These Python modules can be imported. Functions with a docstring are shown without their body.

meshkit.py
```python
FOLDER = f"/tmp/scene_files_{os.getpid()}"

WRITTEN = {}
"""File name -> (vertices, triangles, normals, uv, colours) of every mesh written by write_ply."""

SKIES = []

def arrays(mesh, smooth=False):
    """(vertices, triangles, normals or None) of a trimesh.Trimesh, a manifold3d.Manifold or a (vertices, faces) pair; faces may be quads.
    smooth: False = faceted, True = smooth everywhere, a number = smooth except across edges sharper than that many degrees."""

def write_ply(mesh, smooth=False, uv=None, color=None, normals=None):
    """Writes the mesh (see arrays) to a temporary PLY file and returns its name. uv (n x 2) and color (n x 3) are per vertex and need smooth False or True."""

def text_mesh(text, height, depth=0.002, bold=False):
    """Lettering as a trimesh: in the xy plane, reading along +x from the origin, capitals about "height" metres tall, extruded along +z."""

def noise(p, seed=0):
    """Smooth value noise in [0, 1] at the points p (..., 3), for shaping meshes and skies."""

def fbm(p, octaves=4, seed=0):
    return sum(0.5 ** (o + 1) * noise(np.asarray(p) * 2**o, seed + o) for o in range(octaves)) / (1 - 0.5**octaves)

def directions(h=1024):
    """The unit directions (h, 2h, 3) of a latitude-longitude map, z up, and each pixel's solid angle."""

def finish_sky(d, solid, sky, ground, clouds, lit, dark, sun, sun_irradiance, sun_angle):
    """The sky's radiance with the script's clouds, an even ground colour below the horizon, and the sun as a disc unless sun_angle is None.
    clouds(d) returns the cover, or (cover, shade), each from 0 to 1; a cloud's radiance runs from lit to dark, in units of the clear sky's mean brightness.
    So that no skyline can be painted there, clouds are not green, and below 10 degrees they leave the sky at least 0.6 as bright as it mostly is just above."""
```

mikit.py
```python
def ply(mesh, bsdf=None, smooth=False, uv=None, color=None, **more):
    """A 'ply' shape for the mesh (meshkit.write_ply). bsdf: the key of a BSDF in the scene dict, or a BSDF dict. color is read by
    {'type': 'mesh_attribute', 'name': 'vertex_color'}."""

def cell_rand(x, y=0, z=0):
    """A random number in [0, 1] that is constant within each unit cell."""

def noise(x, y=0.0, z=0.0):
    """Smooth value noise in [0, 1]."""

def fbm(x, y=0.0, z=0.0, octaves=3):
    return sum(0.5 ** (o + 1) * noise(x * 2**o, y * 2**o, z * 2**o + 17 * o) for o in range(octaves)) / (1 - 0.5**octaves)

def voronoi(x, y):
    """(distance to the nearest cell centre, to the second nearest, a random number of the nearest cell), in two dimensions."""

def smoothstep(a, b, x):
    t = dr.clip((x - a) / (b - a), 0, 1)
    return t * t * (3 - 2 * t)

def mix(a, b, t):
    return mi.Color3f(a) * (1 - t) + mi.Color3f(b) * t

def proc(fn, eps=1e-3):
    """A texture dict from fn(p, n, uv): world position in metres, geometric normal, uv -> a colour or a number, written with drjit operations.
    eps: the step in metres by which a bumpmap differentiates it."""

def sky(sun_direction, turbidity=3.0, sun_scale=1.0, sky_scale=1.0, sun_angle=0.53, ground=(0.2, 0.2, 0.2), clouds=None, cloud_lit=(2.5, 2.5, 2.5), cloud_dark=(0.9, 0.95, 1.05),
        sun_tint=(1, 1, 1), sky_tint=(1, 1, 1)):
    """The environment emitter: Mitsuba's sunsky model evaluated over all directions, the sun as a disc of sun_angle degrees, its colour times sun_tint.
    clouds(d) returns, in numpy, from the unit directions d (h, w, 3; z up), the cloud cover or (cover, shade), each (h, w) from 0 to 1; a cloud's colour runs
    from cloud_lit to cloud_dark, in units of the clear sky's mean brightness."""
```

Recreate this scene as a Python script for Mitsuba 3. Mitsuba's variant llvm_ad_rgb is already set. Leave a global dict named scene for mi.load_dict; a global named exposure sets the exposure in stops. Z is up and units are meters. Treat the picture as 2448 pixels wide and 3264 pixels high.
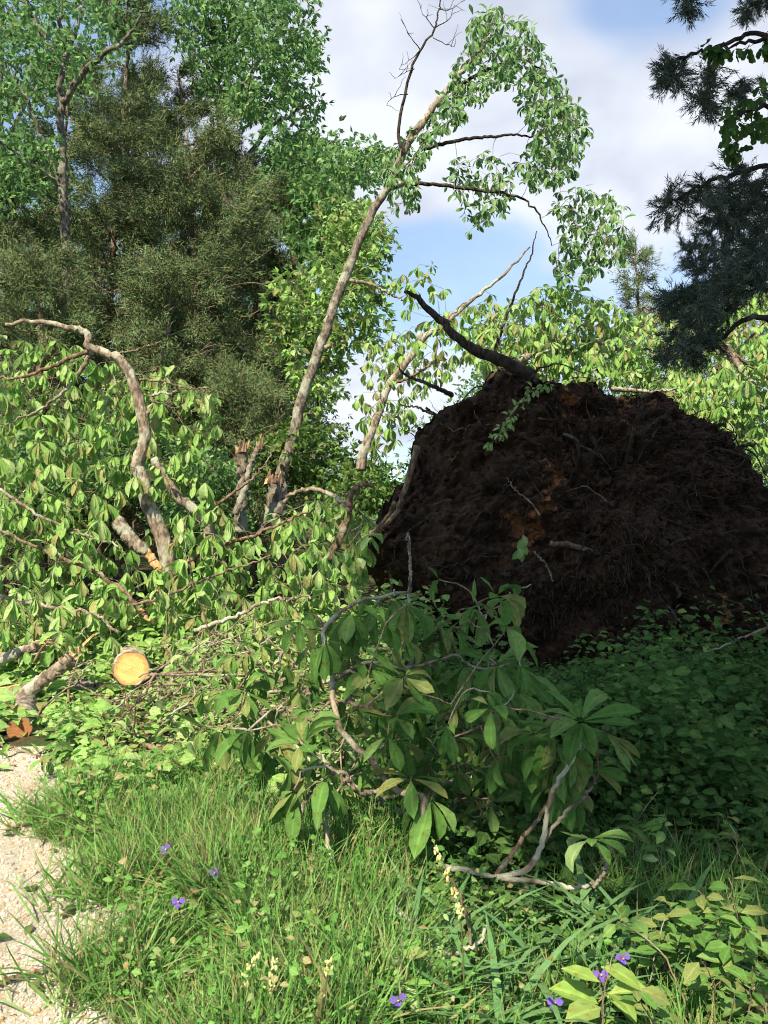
import math, numpy as np, trimesh, drjit as dr, mitsuba as mi, mikit, meshkit
from mikit import noise, fbm, smoothstep, mix, cell_rand

T = mi.ScalarTransform4f
scene, labels = {}, {}

# ------------------------------------------------------------------ camera, light, exposure
F, CX, CY, EYE = 2738.0, 1224.0, 1632.0, 1.6          # focal length and centre of the photograph in its pixels, eye height
scene['camera'] = {'type': 'perspective', 'fov': 2 * math.degrees(math.atan(CX / F)), 'fov_axis': 'x', 'near_clip': 0.05, 'far_clip': 2000.0,
                   'to_world': T().look_at(origin=[0, 0, EYE], target=[0, 10, EYE], up=[0, 0, 1])}
SUN = np.array([-0.26, -0.66, 0.76]); SUN /= np.linalg.norm(SUN)


def clouds(d):
    az, el = np.degrees(np.arctan2(d[..., 0], d[..., 1])), np.degrees(np.arcsin(np.clip(d[..., 2], -1, 1)))
    q = d / np.maximum(d[..., 2:3] + 0.35, 0.1)
    f = meshkit.fbm(q * np.array([2.2, 2.2, 1.0]) + 7.3, 5, 3)
    g = meshkit.fbm(q * 7.0 + 3.1, 5, 11)
    f = f + 0.42 * (g - 0.5)

    def blob(a, e, sa, se, w):
        return w * np.exp(-((az - a) / sa) ** 2 - ((el - e) / se) ** 2)
    f = f + blob(-2, 27, 7, 7, .22) + blob(15, 20, 11, 5.5, .24) + blob(8, 24, 8, 4, .10) - blob(4, 15.5, 9, 4.2, .36) - blob(17, 30, 8, 3.6, .30) - blob(4, 31, 4, 2.5, .16) + blob(-2, 7, 12, 4, .15) - blob(16, 12, 6, 3, .1)
    t = np.clip((f - 0.445) / 0.25, 0, 1)
    c = t * t * (3 - 2 * t)
    return 0.26 + 0.68 * c, np.clip(.25 + (g - .5) * 3.2 + (.75 - f) * 1.2, 0, 1)


scene['sky'] = mikit.sky(SUN.tolist(), turbidity=3.2, clouds=clouds, cloud_lit=(1.62, 1.68, 1.80), cloud_dark=(1.12, 1.20, 1.40), sun_tint=(.95, 1.0, .98), ground=(0.08, 0.09, 0.05))
exposure = 2.85

# ------------------------------------------------------------------ materials
TABLE = []                                            # every plain colour; a mesh's u holds the row of its colour (and the place across a leaf), its v a tone


def rows(pal):
    """The palette as rows of the table."""
    TABLE.extend(np.atleast_2d(pal).tolist())
    return np.arange(len(TABLE) - len(np.atleast_2d(pal)), len(TABLE))


def table_fn(p, n, uv):
    i = mi.UInt32(dr.clip(uv.x, 0, 250))
    c = mi.Color3f(*[dr.gather(mi.Float, TABLES[k], i) for k in range(3)])
    x = dr.abs(uv.x - mi.Float(i) - 0.5)
    c = c * uv.y * (1 + 0.28 * smoothstep(0.09, 0.02, x)) * (0.82 + 0.36 * noise(p.x * 45, p.y * 45, p.z * 45)) * (0.90 + 0.28 * noise(p.x * 3, p.y * 3, p.z * 3))
    return mix(c, c * mi.Color3f(1.1, .62, .5), smoothstep(.74, .86, noise(p.x * 70 + 3, p.y * 70, p.z * 70)))


scene['leaf_mat'] = {'type': 'principledthin', 'base_color': mikit.proc(table_fn), 'roughness': 0.42, 'eta': 1.45, 'diff_trans': 0.75}
scene['needle_mat'] = {'type': 'twosided', 'b': {'type': 'principled', 'base_color': mikit.proc(table_fn), 'roughness': 0.8, 'specular': 0.2}}


def bark_fn(dark, light, lichen, amount, s=1.0):
    def fn(p, n, uv):
        a = fbm(p.x * 38 * s, p.y * 38 * s, p.z * 14 * s, 3)
        b = fbm(p.x * 7 * s + 5, p.y * 7 * s, p.z * 5 * s, 4)
        c = mix(dark, light, smoothstep(0.3, 0.7, a))
        return mix(c, lichen, smoothstep(0.62 - amount, 0.72 - amount, b) * (0.45 + 0.55 * a))
    return fn


def bark_bump(p, n, uv):
    return fbm(p.x * 60, p.y * 60, p.z * 22, 3) + 0.5 * noise(p.x * 18, p.y * 18, p.z * 9)


def bark(name, *a, s=1.0, bump=0.012):
    scene[name] = {'type': 'twosided', 'b': {'type': 'bumpmap', 'arbitrary': mikit.proc(bark_bump), 'scale': bump,
                   'nested': {'type': 'principled', 'base_color': mikit.proc(bark_fn(*a, s)), 'roughness': 0.9, 'specular': 0.2}}}


bark('bark_grey', (.10, .078, .058), (.27, .225, .175), (.37, .38, .31), .12)
bark('bark_dark', (.020, .016, .014), (.060, .046, .038), (.12, .12, .10), -.04)
bark('bark_mid', (.075, .062, .050), (.20, .175, .145), (.31, .32, .27), .08)
bark('bark_wood', (.055, .050, .042), (.145, .132, .112), (.24, .25, .21), .06)
bark('bark_brown', (.085, .055, .038), (.21, .15, .105), (.26, .25, .20), .0)
bark('twig_mat', (.10, .075, .055), (.26, .20, .15), (.34, .33, .27), .05, bump=0.002)


def at(px, py, Y):
    """The point at depth Y that the photograph shows at this pixel."""
    return np.array([(px - CX) / F * Y, Y, EYE + (CY - py) / F * Y])


def soil_bump(p, n, uv):
    return fbm(p.x * 26, p.y * 26, p.z * 26, 4) + 0.6 * noise(p.x * 9, p.y * 9, p.z * 9)


SPOTS = [(*at(a, b, 8.8), s, w) for a, b, s, w in ((1735, 1600, .11, 1.0), (1765, 1545, .08, 1.0), (1700, 1690, .13, 1.2), (1660, 1665, .08, .9), (1752, 1470, .09, .7), (1860, 1235, .14, .8), (1850, 1335, .14, .6), (2285, 1950, .10, .8))]  # orange clay spots; they also paint in the sunlit streak down the face


def soil_fn(p, n, uv):
    a, b, c = fbm(p.x * 3, p.y * 3, p.z * 3, 3), fbm(p.x * 16, p.y * 16, p.z * 16, 3), noise(p.x * 90, p.y * 90, p.z * 90)
    col = mix((.016, .011, .008), (.064, .040, .027), smoothstep(.25, .75, .45 * a + .55 * b)) * (.55 + .9 * c)
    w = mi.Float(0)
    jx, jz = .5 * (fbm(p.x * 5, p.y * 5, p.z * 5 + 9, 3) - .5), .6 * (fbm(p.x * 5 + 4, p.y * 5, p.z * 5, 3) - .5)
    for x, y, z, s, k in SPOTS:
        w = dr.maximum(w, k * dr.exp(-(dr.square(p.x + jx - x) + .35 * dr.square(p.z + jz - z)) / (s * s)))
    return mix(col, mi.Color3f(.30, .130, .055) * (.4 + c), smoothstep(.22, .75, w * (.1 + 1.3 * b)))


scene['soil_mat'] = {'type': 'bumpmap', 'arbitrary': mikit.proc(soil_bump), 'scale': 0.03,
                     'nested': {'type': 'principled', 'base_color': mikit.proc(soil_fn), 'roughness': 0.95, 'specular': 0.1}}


def torn_fn(p, n, uv):
    a = fbm(p.x * 60, p.y * 60, p.z * 12, 3)
    return mix((.33, .18, .08), (.60, .40, .20), smoothstep(.3, .65, a))


scene['torn_wood'] = {'type': 'twosided', 'b': {'type': 'principled', 'base_color': mikit.proc(torn_fn), 'roughness': 0.8, 'specular': 0.2}}


def ground_fn(p, n, uv):
    a, b = fbm(p.x * 3, p.y * 3, 0, 4), fbm(p.x * 30, p.y * 30, 0, 3)
    return mix(mix((.030, .026, .015), (.07, .06, .035), b), (.035, .055, .018), smoothstep(.42, .6, a))


def ground_bump(p, n, uv):
    return fbm(p.x * 25, p.y * 25, p.z * 25, 4)


scene['ground_mat'] = {'type': 'bumpmap', 'arbitrary': mikit.proc(ground_bump), 'scale': 0.04,
                       'nested': {'type': 'principled', 'base_color': mikit.proc(ground_fn), 'roughness': 0.95, 'specular': 0.1}}


def gravel_fn(p, n, uv):
    d1, d2, c = mikit.voronoi(p.x * 75, p.y * 75)
    col = mix((.46, .41, .33), (.68, .64, .57), c)
    col = mix(col, (.50, .38, .26), smoothstep(.90, .94, c))
    return col * .84 * (0.6 + 0.4 * smoothstep(.0, .22, d2 - d1)) * (0.75 + .5 * fbm(p.x * 2, p.y * 2, 0, 3))


def gravel_bump(p, n, uv):
    d1, d2, c = mikit.voronoi(p.x * 75, p.y * 75)
    return smoothstep(0, .35, d2 - d1) * (0.5 + c)


scene['gravel_mat'] = {'type': 'bumpmap', 'arbitrary': mikit.proc(gravel_bump), 'scale': 0.008,
                       'nested': {'type': 'principled', 'base_color': mikit.proc(gravel_fn), 'roughness': 0.9, 'specular': 0.2}}

# ------------------------------------------------------------------ helpers
R = np.random.default_rng(20240511)
UP = np.array([0, 0, 1.0])


def pix(p):
    p = np.atleast_2d(p)
    y = np.maximum(p[:, 1], 1e-3)
    return np.stack([CX + p[:, 0] / y * F, CY - (p[:, 2] - EYE) / y * F], 1)


def unit(v):
    return v / np.maximum(np.linalg.norm(v, axis=-1, keepdims=True), 1e-9)


KEYS = {}


def numbered(name):
    n = KEYS.get(name, 0)
    KEYS[name] = n + 1
    return name if n == 0 else f'{name}_{n:03d}'


def thing(name, label, cat, group=None, **kw):
    key = numbered(name)
    labels[key] = {'label': label, 'category': cat, **kw}
    if group:
        labels[key]['group'] = group
    return key


def part(parent, name, shape, **kw):
    key = numbered(f'{parent}__{name}')
    scene[key] = shape
    if kw:
        labels[key] = kw
    return key


def zg(x, y):
    """Height of the ground."""
    x, y = np.asarray(x, float), np.asarray(y, float)
    p = np.stack([x * .5, y * .5, x * 0], -1)
    z = .22 * (meshkit.fbm(p, 3, 5) - .5) * np.clip((np.hypot(x, y) - 2) / 5, 0.25, 1)
    z = z + .25 * np.exp(-((x + 2.2) / 2.4) ** 2 - ((y - 9.5) / 2.0) ** 2)
    z = z + np.minimum(.012 * np.maximum(y - 12, 0), .35)
    z = z - .10 * np.exp(-((x - 3) / 2.0) ** 2 - ((y - 8.8) / .8) ** 2)
    return z


def smooth_path(P, n, amp=0.0, rng=R):
    """A Catmull-Rom curve through P, n points, jittered sideways by amp."""
    P = np.asarray(P, float)
    if len(P) == 2:
        P = np.array([P[0], P[0] * .66 + P[1] * .34, P[0] * .33 + P[1] * .67, P[1]])
    Q = np.vstack([2 * P[0] - P[1], P, 2 * P[-1] - P[-2]])
    s = np.linspace(0, len(P) - 1 - 1e-6, n)
    i = s.astype(int)
    t = (s - i)[:, None]
    a, b, c, d = Q[i], Q[i + 1], Q[i + 2], Q[i + 3]
    out = .5 * (2 * b + (c - a) * t + (2 * a - 5 * b + 4 * c - d) * t ** 2 + (3 * b - a - 3 * c + d) * t ** 3)
    if amp:
        j = rng.normal(0, amp, (n, 3))
        j[0] = 0
        out = out + j * np.linspace(.3, 1, n)[:, None]
    return out


def tube(P, rad, k=8, lump=0.0, rng=R):
    """Vertices and triangles of a tapering closed tube along P."""
    P, rad = np.asarray(P, float), np.asarray(rad, float)
    n = len(P)
    t = unit(np.gradient(P, axis=0))
    u = np.cross(t[0], [.31, .52, .79])
    U = np.empty((n, 3))
    for i in range(n):
        u = u - t[i] * (u @ t[i])
        u = u / (np.linalg.norm(u) + 1e-12)
        U[i] = u
    W = np.cross(t, U)
    a = np.arange(k) / k * 2 * np.pi
    r = rad[:, None] * (1 + (rng.uniform(-lump, lump, (n, k)) if lump else 0))
    V = P[:, None] + r[..., None] * (np.cos(a)[None, :, None] * U[:, None] + np.sin(a)[None, :, None] * W[:, None])
    V = np.vstack([V.reshape(-1, 3), P[:1], P[-1:]])
    i, j = np.meshgrid(np.arange(n - 1), np.arange(k), indexing='ij')
    a0, b0 = i * k + j, i * k + (j + 1) % k
    Fc = np.vstack([np.stack([a0, b0, b0 + k], -1).reshape(-1, 3), np.stack([a0, b0 + k, a0 + k], -1).reshape(-1, 3)])
    j = np.arange(k)
    Fc = np.vstack([Fc, np.stack([(j + 1) % k, j, j * 0 + n * k], 1), np.stack([(n - 1) * k + j, (n - 1) * k + (j + 1) % k, j * 0 + n * k + 1], 1)])
    return V, Fc


def join(ms):
    V, Fc, o = [], [], 0
    for v, f in ms:
        V.append(v); Fc.append(f + o); o += len(v)
    return np.vstack(V), np.vstack(Fc)


def taper(n, r0, r1, e=1.0):
    return r1 + (r0 - r1) * (1 - np.linspace(0, 1, n)) ** e


def tubes(polys, k=4):
    """polys: (points, start radius, end radius) -> one mesh."""
    return join([tube(p, taper(len(p), a, b), k) for p, a, b in polys])


def frames(pos, d, up, scale):
    """Matrices (n, 4, 4) with x along d and z near up."""
    pos, d, up = np.atleast_2d(pos), unit(np.atleast_2d(d)), np.atleast_2d(up)
    y = np.cross(np.broadcast_to(up, d.shape), d)
    bad = np.linalg.norm(y, axis=1) < 1e-3
    y[bad] = np.cross([.3, .7, .64], d[bad])
    y = unit(y)
    z = np.cross(d, y)
    s = np.broadcast_to(np.asarray(scale, float), (len(d),))[:, None]
    M = np.zeros((len(d), 4, 4))
    M[:, :3, 0], M[:, :3, 1], M[:, :3, 2], M[:, :3, 3], M[:, 3, 3] = d * s, y * s, z * s, pos, 1
    return M


def scatter(tmpl, M, C, tone=None):
    """Copies of the template under matrices M in the table's colours C -> (mesh, uv)."""
    v, f = tmpl[0], tmpl[1]
    V = np.einsum('nij,kj->nki', M[:, :3, :3], v) + M[:, None, :3, 3]
    Fc = f[None] + (np.arange(len(M)) * len(v))[:, None, None]
    sh = tmpl[2] if len(tmpl) > 2 else np.full(len(v), .4)
    tone = np.ones(len(M)) if tone is None else tone
    return (V.reshape(-1, 3), Fc.reshape(-1, 3)), np.stack([C[:, None] + .5 + sh[None], np.repeat(tone[:, None], len(v), 1)], -1).reshape(-1, 2)


def leaf_shape(prof, segs=4, fold=.25, droop=.25, twist=0.0, ripple=0.0):
    """A leaf of length 1 along x: midrib and two edges, folded along the midrib, bending down to its tip. prof(t) = half width."""
    t = np.linspace(0, 1, segs + 1)
    w = np.array([prof(x) for x in t])
    V, sh = [], []
    for i, x in enumerate(t):
        ang = -droop * 1.6 * x
        px = np.sum(np.cos(-droop * 1.6 * t[:i])) / segs if i else 0.0
        pz = np.sum(np.sin(-droop * 1.6 * t[:i])) / segs if i else 0.0
        tw = twist * x
        for s in (-1, 0, 1):
            lift = abs(s) * w[i] * fold + ripple * abs(s) * w[i] * math.sin(9 * x + 2 * s)
            y = s * w[i] * math.cos(tw)
            z = lift + s * w[i] * math.sin(tw)
            V.append([px - math.sin(ang) * z, y, pz + math.cos(ang) * z])
            sh.append(.4 * s)
    Fc = []
    for i in range(segs):
        for s in (0, 1):
            a = i * 3 + s
            Fc += [[a, a + 3, a + 4], [a, a + 4, a + 1]]
    return np.array(V), np.array(Fc), np.array(sh)


def ob(w, peak=.6, a=.8):
    """An obovate outline with its widest point at peak."""
    return lambda t: w * max(0.02, math.sin(math.pi * min(1, max(0, t)) ** (math.log(.5) / math.log(peak))) ** a)


HICK = [leaf_shape(ob(.180, .60), 5, fo, dp, tw, rp) for fo, dp, tw, rp in
        ((.35, .25, .2, .0), (.6, .5, -.3, .1), (.25, .75, .4, .15), (.8, .35, .0, .1), (.15, .1, -.2, .2), (1.3, .6, .5, .15), (.5, 1.1, -.5, .25), (.3, -.25, .3, .2))]
OVAL = [leaf_shape(ob(.26, .45), 3, fo, dp) for fo, dp in ((.25, .2), (.5, .4), (.1, .6))]
def weed_leaf(w, b):
    V = np.array([[0, 0, 0], [.22, w * .8, .05], [.55, w, .07], [.85, w * .45, -.02 - b * .5], [1, 0, -.10 - b], [.85, -w * .45, -.02 - b * .5], [.55, -w, .07], [.22, -w * .8, .05], [.5, 0, 0]])
    return V, np.array([[8, k, k + 1] for k in range(7)] + [[8, 7, 0]])[:, [0, 2, 1]], np.array([0, .4, .4, .3, 0, -.3, -.4, -.4, 0])


WEED = [weed_leaf(w, b) for w, b in ((.34, .0), (.40, .12), (.27, .06))]
DIAM = (np.array([[0, 0, 0], [.45, .24, .05], [1, 0, -.1], [.45, -.24, .05]]), np.array([[0, 2, 1], [0, 3, 2]]))
SLIV = (np.array([[0, .07, 0], [0, -.07, 0], [1, 0, 0.0]]), np.array([[0, 1, 2]]))


def lobed(t):
    return .30 * (math.sin(math.pi * t) ** .5) * (.55 + .45 * abs(math.sin(2.7 * math.pi * t + .4))) + .015


OAK = [leaf_shape(lobed, 9, .2, dp) for dp in (.2, .5)]
PAL_HICK = rows([(.235, .410, .115), (.265, .440, .140), (.200, .375, .095), (.310, .450, .185), (.160, .325, .085), (.330, .440, .200), (.250, .420, .125), (.28, .29, .12)])
PAL_SKY = rows([(.130, .265, .100), (.155, .295, .112), (.105, .225, .085), (.190, .320, .135), (.235, .355, .170)])
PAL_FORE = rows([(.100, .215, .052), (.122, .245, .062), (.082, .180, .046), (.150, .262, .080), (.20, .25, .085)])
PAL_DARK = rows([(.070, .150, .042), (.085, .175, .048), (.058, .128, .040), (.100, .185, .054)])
PAL_TREE = rows([(.150, .300, .105), (.185, .345, .125), (.115, .245, .090), (.245, .385, .155), (.130, .270, .120)])
PAL_CEDAR = rows([(.095, .160, .066), (.112, .182, .070), (.078, .138, .066), (.145, .182, .078), (.130, .130, .070)])
LEAFPLY = {}


def leaf_part(tm, name, i, pal, pname, c, m):
    key = (name, i, pname, c)
    if key not in LEAFPLY:
        LEAFPLY[key] = mikit.ply((tm[i][0], tm[i][1]), 'leaf_mat', smooth=True, uv=np.stack([pal[c] + .5 + tm[i][2], np.ones(len(tm[i][0]))], 1))
    return {**LEAFPLY[key], 'to_world': T(m)}


def in_frame(p, margin=0):
    q = pix(p)
    return (np.atleast_2d(p)[:, 1] > .3) & (q[:, 0] > -margin) & (q[:, 0] < 2448 + margin) & (q[:, 1] > -margin) & (q[:, 1] < 3264 + margin)


def emit_leaves(key, M, tm, tname, pal, pname, n_parts, rest='crown', rng=R):
    """The n_parts leaves that show largest as parts, the rest as one part of kind stuff."""
    M = np.asarray(M)
    if not len(M):
        return
    var, col = rng.integers(0, len(tm), len(M)), rng.integers(0, len(pal), len(M))
    size = np.linalg.norm(M[:, :3, 0], axis=1) / np.linalg.norm(M[:, :3, 3] - [0, 0, EYE], axis=1) * in_frame(M[:, :3, 3])
    order = np.argsort(-size, kind='stable')
    own = [i for i in order[:n_parts] if size[i] > 0]
    for i in own:
        part(key, 'leaf', leaf_part(tm, tname, var[i], pal, pname, col[i], M[i]))
    left = np.setdiff1d(np.arange(len(M)), own)
    if len(left):
        ms, cs, o = [], [], 0
        for v in range(len(tm)):
            s = left[var[left] == v]
            if len(s):
                m, c = scatter(tm[v], M[s], pal[col[s]])
                ms.append(m); cs.append(c)
        part(key, rest, mikit.ply(join(ms), 'leaf_mat', smooth=True, uv=np.vstack(cs)), kind='stuff')


def whorl(p, u, n, L, droop, rng=R, cone=.5):
    """n large leaves round a shoot tip p that points along u; droop 0 spreads them like a star, 1 lets them hang."""
    u = unit(u)
    e = unit(np.cross(u, [.2, .9, .38]))
    f = np.cross(u, e)
    a = np.arange(n) / n * 2 * np.pi + rng.uniform(0, 6) + rng.normal(0, .25, n)
    out = np.cos(a)[:, None] * e + np.sin(a)[:, None] * f
    d = unit(out * rng.uniform(.7, 1.1, (n, 1)) + u * cone * rng.uniform(.3, 1, (n, 1)) - UP * droop * rng.uniform(.5, 1.5, (n, 1)))
    up = unit(u * .7 + UP * .5 + out * droop * .9 + rng.normal(0, .22, (n, 3)))
    return frames(p + d * .015, d, up, L * rng.uniform(.62, 1.08, n))


def poly_fill(poly, n, Yf, rng=R, sep=0.0):
    """n points whose pixels fill the polygon, at depths Yf(px, py)."""
    from shapely import Polygon, points, contains
    P = Polygon(poly)
    x0, y0, x1, y1 = P.bounds
    out, tries = [], 0
    while len(out) < n and tries < 60:
        q = rng.uniform((x0, y0), (x1, y1), (max(40, n), 2))
        for a, b in q[contains(P, points(q))]:
            if not sep or not out or np.min(np.hypot(*(np.array([o[:2] for o in out]) - (a, b)).T)) > sep * (1 - tries / 60):
                out.append((a, b))
                if len(out) >= n:
                    break
        tries += 1
    return np.array([at(a, b, Yf(a, b)) for a, b in out])


def connect(skel, targets, rng=R, sag=.12, r=.004, bare=0):
    """Twigs that grow from the skeleton to each target, later ones from earlier ones. -> (polylines with radii, direction at each target)"""
    nodes = np.array(skel, float)
    d0 = np.min(np.linalg.norm(targets[:, None] - nodes[None], axis=2), axis=1)
    polys, dirs = [], np.zeros_like(targets)
    for i in np.argsort(d0):
        t = targets[i]
        dist = np.linalg.norm(nodes - t, axis=1)
        a = nodes[np.argmin(dist + rng.uniform(0, .08, len(dist)))]
        L = np.linalg.norm(t - a)
        mid = (a + t) / 2 + UP * L * sag * rng.uniform(-.2, 1.2) + rng.normal(0, .07, 3) * L
        n = max(4, min(12, int(L / .12)))
        P = smooth_path([a, mid, t], n, .012 * min(1, L))
        polys.append((P, r * (.8 + 1.3 * min(L, 2.5)), r * .55))
        dirs[i] = unit(P[-1] - P[-2])
        nodes = np.vstack([nodes, P[1:]])
    return polys, dirs


# ------------------------------------------------------------------ ground, road, gravel
def axis(lo, hi, step, far):
    core = np.arange(lo, hi + 1e-6, step)
    out = []
    g = step
    x = hi
    while x < far:
        g *= 1.25
        x += g
        out.append(x)
    neg = []
    g, x = step, lo
    while x > -far:
        g *= 1.25
        x -= g
        neg.append(x)
    return np.concatenate([neg[::-1], core, out])


def road_edge(y):
    """x of the road's right edge."""
    y = np.asarray(y, float)
    return -.56 - (y - 2.2) * .46 + .10 * np.sin(y * 4.1) + .06 * np.sin(y * 9.7 + 1)


def on_road(x, y):
    return (x < road_edge(y)) & (x > road_edge(y) - 4.5) & (y > -3) & (y < 5.9)


def sheet(xs, ys, zf):
    X, Y = np.meshgrid(xs, ys, indexing='ij')
    V = np.stack([X, Y, zf(X, Y)], -1).reshape(-1, 3)
    n, m = len(xs), len(ys)
    i, j = np.meshgrid(np.arange(n - 1), np.arange(m - 1), indexing='ij')
    a = i * m + j
    return V, np.stack([a, a + m, a + m + 1, a + 1], -1).reshape(-1, 4)


def ground_z(x, y):
    return zg(x, y) - .03 * on_road(x, y)


scene['ground'] = mikit.ply(sheet(axis(-5, 7, .1, 600), axis(-2, 15, .1, 600), ground_z), 'ground_mat', smooth=True)
labels['ground'] = {'label': 'weedy dark forest soil under the brush and grass', 'kind': 'structure'}
ys = np.linspace(-2.9, 5.85, 110)
us = np.linspace(0, 1, 70)
Uu, Yy = np.meshgrid(us, ys, indexing='ij')
Xx = road_edge(Yy) - (Uu ** 1.6) * 4.4
Vr = np.stack([Xx, Yy, zg(Xx, Yy) + .002 - .03 * (Uu < .002)], -1).reshape(-1, 3)
i, j = np.meshgrid(np.arange(69), np.arange(109), indexing='ij')
a = i * 110 + j
scene['gravel_road'] = mikit.ply((Vr, np.stack([a, a + 1, a + 111, a + 110], -1).reshape(-1, 4)), 'gravel_mat', smooth=True)
labels['gravel_road'] = {'label': 'pale tan gravel road at the edge of the grass', 'kind': 'structure'}

rg = np.random.default_rng(5)
st = trimesh.creation.icosphere(subdivisions=0)
n = 9000
y = rg.uniform(2.3, 5.8, n)
x = road_edge(y) + .12 - np.abs(rg.normal(0, 1, n)) * .9
keep = x > -3.2
x, y = x[keep], y[keep]
n = len(x)
r = .0035 + .010 * rg.random(n) ** 3.2
M = frames(np.stack([x, y, zg(x, y) + r * .25], 1), rg.normal(0, 1, (n, 3)), rg.normal(0, 1, (n, 3)), r)
M[:, :3, :3] = M[:, :3, :3] * rg.uniform(.6, 1.25, (n, 1, 3))
pal = rows([(.39, .355, .29), (.46, .43, .37), (.34, .29, .22), (.38, .28, .18), (.27, .26, .24), (.52, .50, .46)])
m, c = scatter((st.vertices, st.faces), M, pal[rg.integers(0, 6, n)])
scene['gravel'] = mikit.ply(m, 'needle_mat', smooth=False, uv=c)
labels['gravel'] = {'label': 'loose tan and white stones scattered on the road', 'category': 'gravel', 'kind': 'stuff'}


# ------------------------------------------------------------------ grass and weeds
def blade(bend, w=.03):
    t = np.linspace(0, 1, 5)
    px, pz = t - .25 * bend * t ** 2, -bend * .62 * t ** 2.0
    hw = w * np.array([.8, 1, .85, .55, .02])
    V = np.concatenate([np.stack([px, -hw, pz], 1), np.stack([px, hw, pz], 1)])
    Fc = [[i, i + 1, i + 6] for i in range(4)] + [[i, i + 6, i + 5] for i in range(4)]
    return V, np.array(Fc), np.full(10, .4)


BLADES = [blade(b, w) for b, w in ((.4, .012), (.9, .010), (1.3, .013), (.6, .017))]


def grass_mats(x, y, h, lean, rng):
    n = len(x)
    d = np.stack([rng.normal(0, lean, n), rng.normal(0, lean, n), np.ones(n)], 1)
    az = rng.uniform(0, 6.283, n)
    side = np.stack([np.cos(az), np.sin(az), np.zeros(n)], 1)
    return frames(np.stack([x, y, zg(x, y) - .01], 1), d, side, h)


def emit_stuff(key, M, tm, pal, mat, lab, cat, rng):
    v, c = rng.integers(0, len(tm), len(M)), rng.integers(0, len(pal), len(M))
    ms = [scatter(tm[i], M[v == i], pal[c[v == i]]) for i in range(len(tm)) if (v == i).any()]
    scene[key] = mikit.ply(join([a for a, _ in ms]), mat, smooth=True, uv=np.vstack([b for _, b in ms]))
    labels[key] = {'label': lab, 'category': cat, 'kind': 'stuff'}


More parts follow.
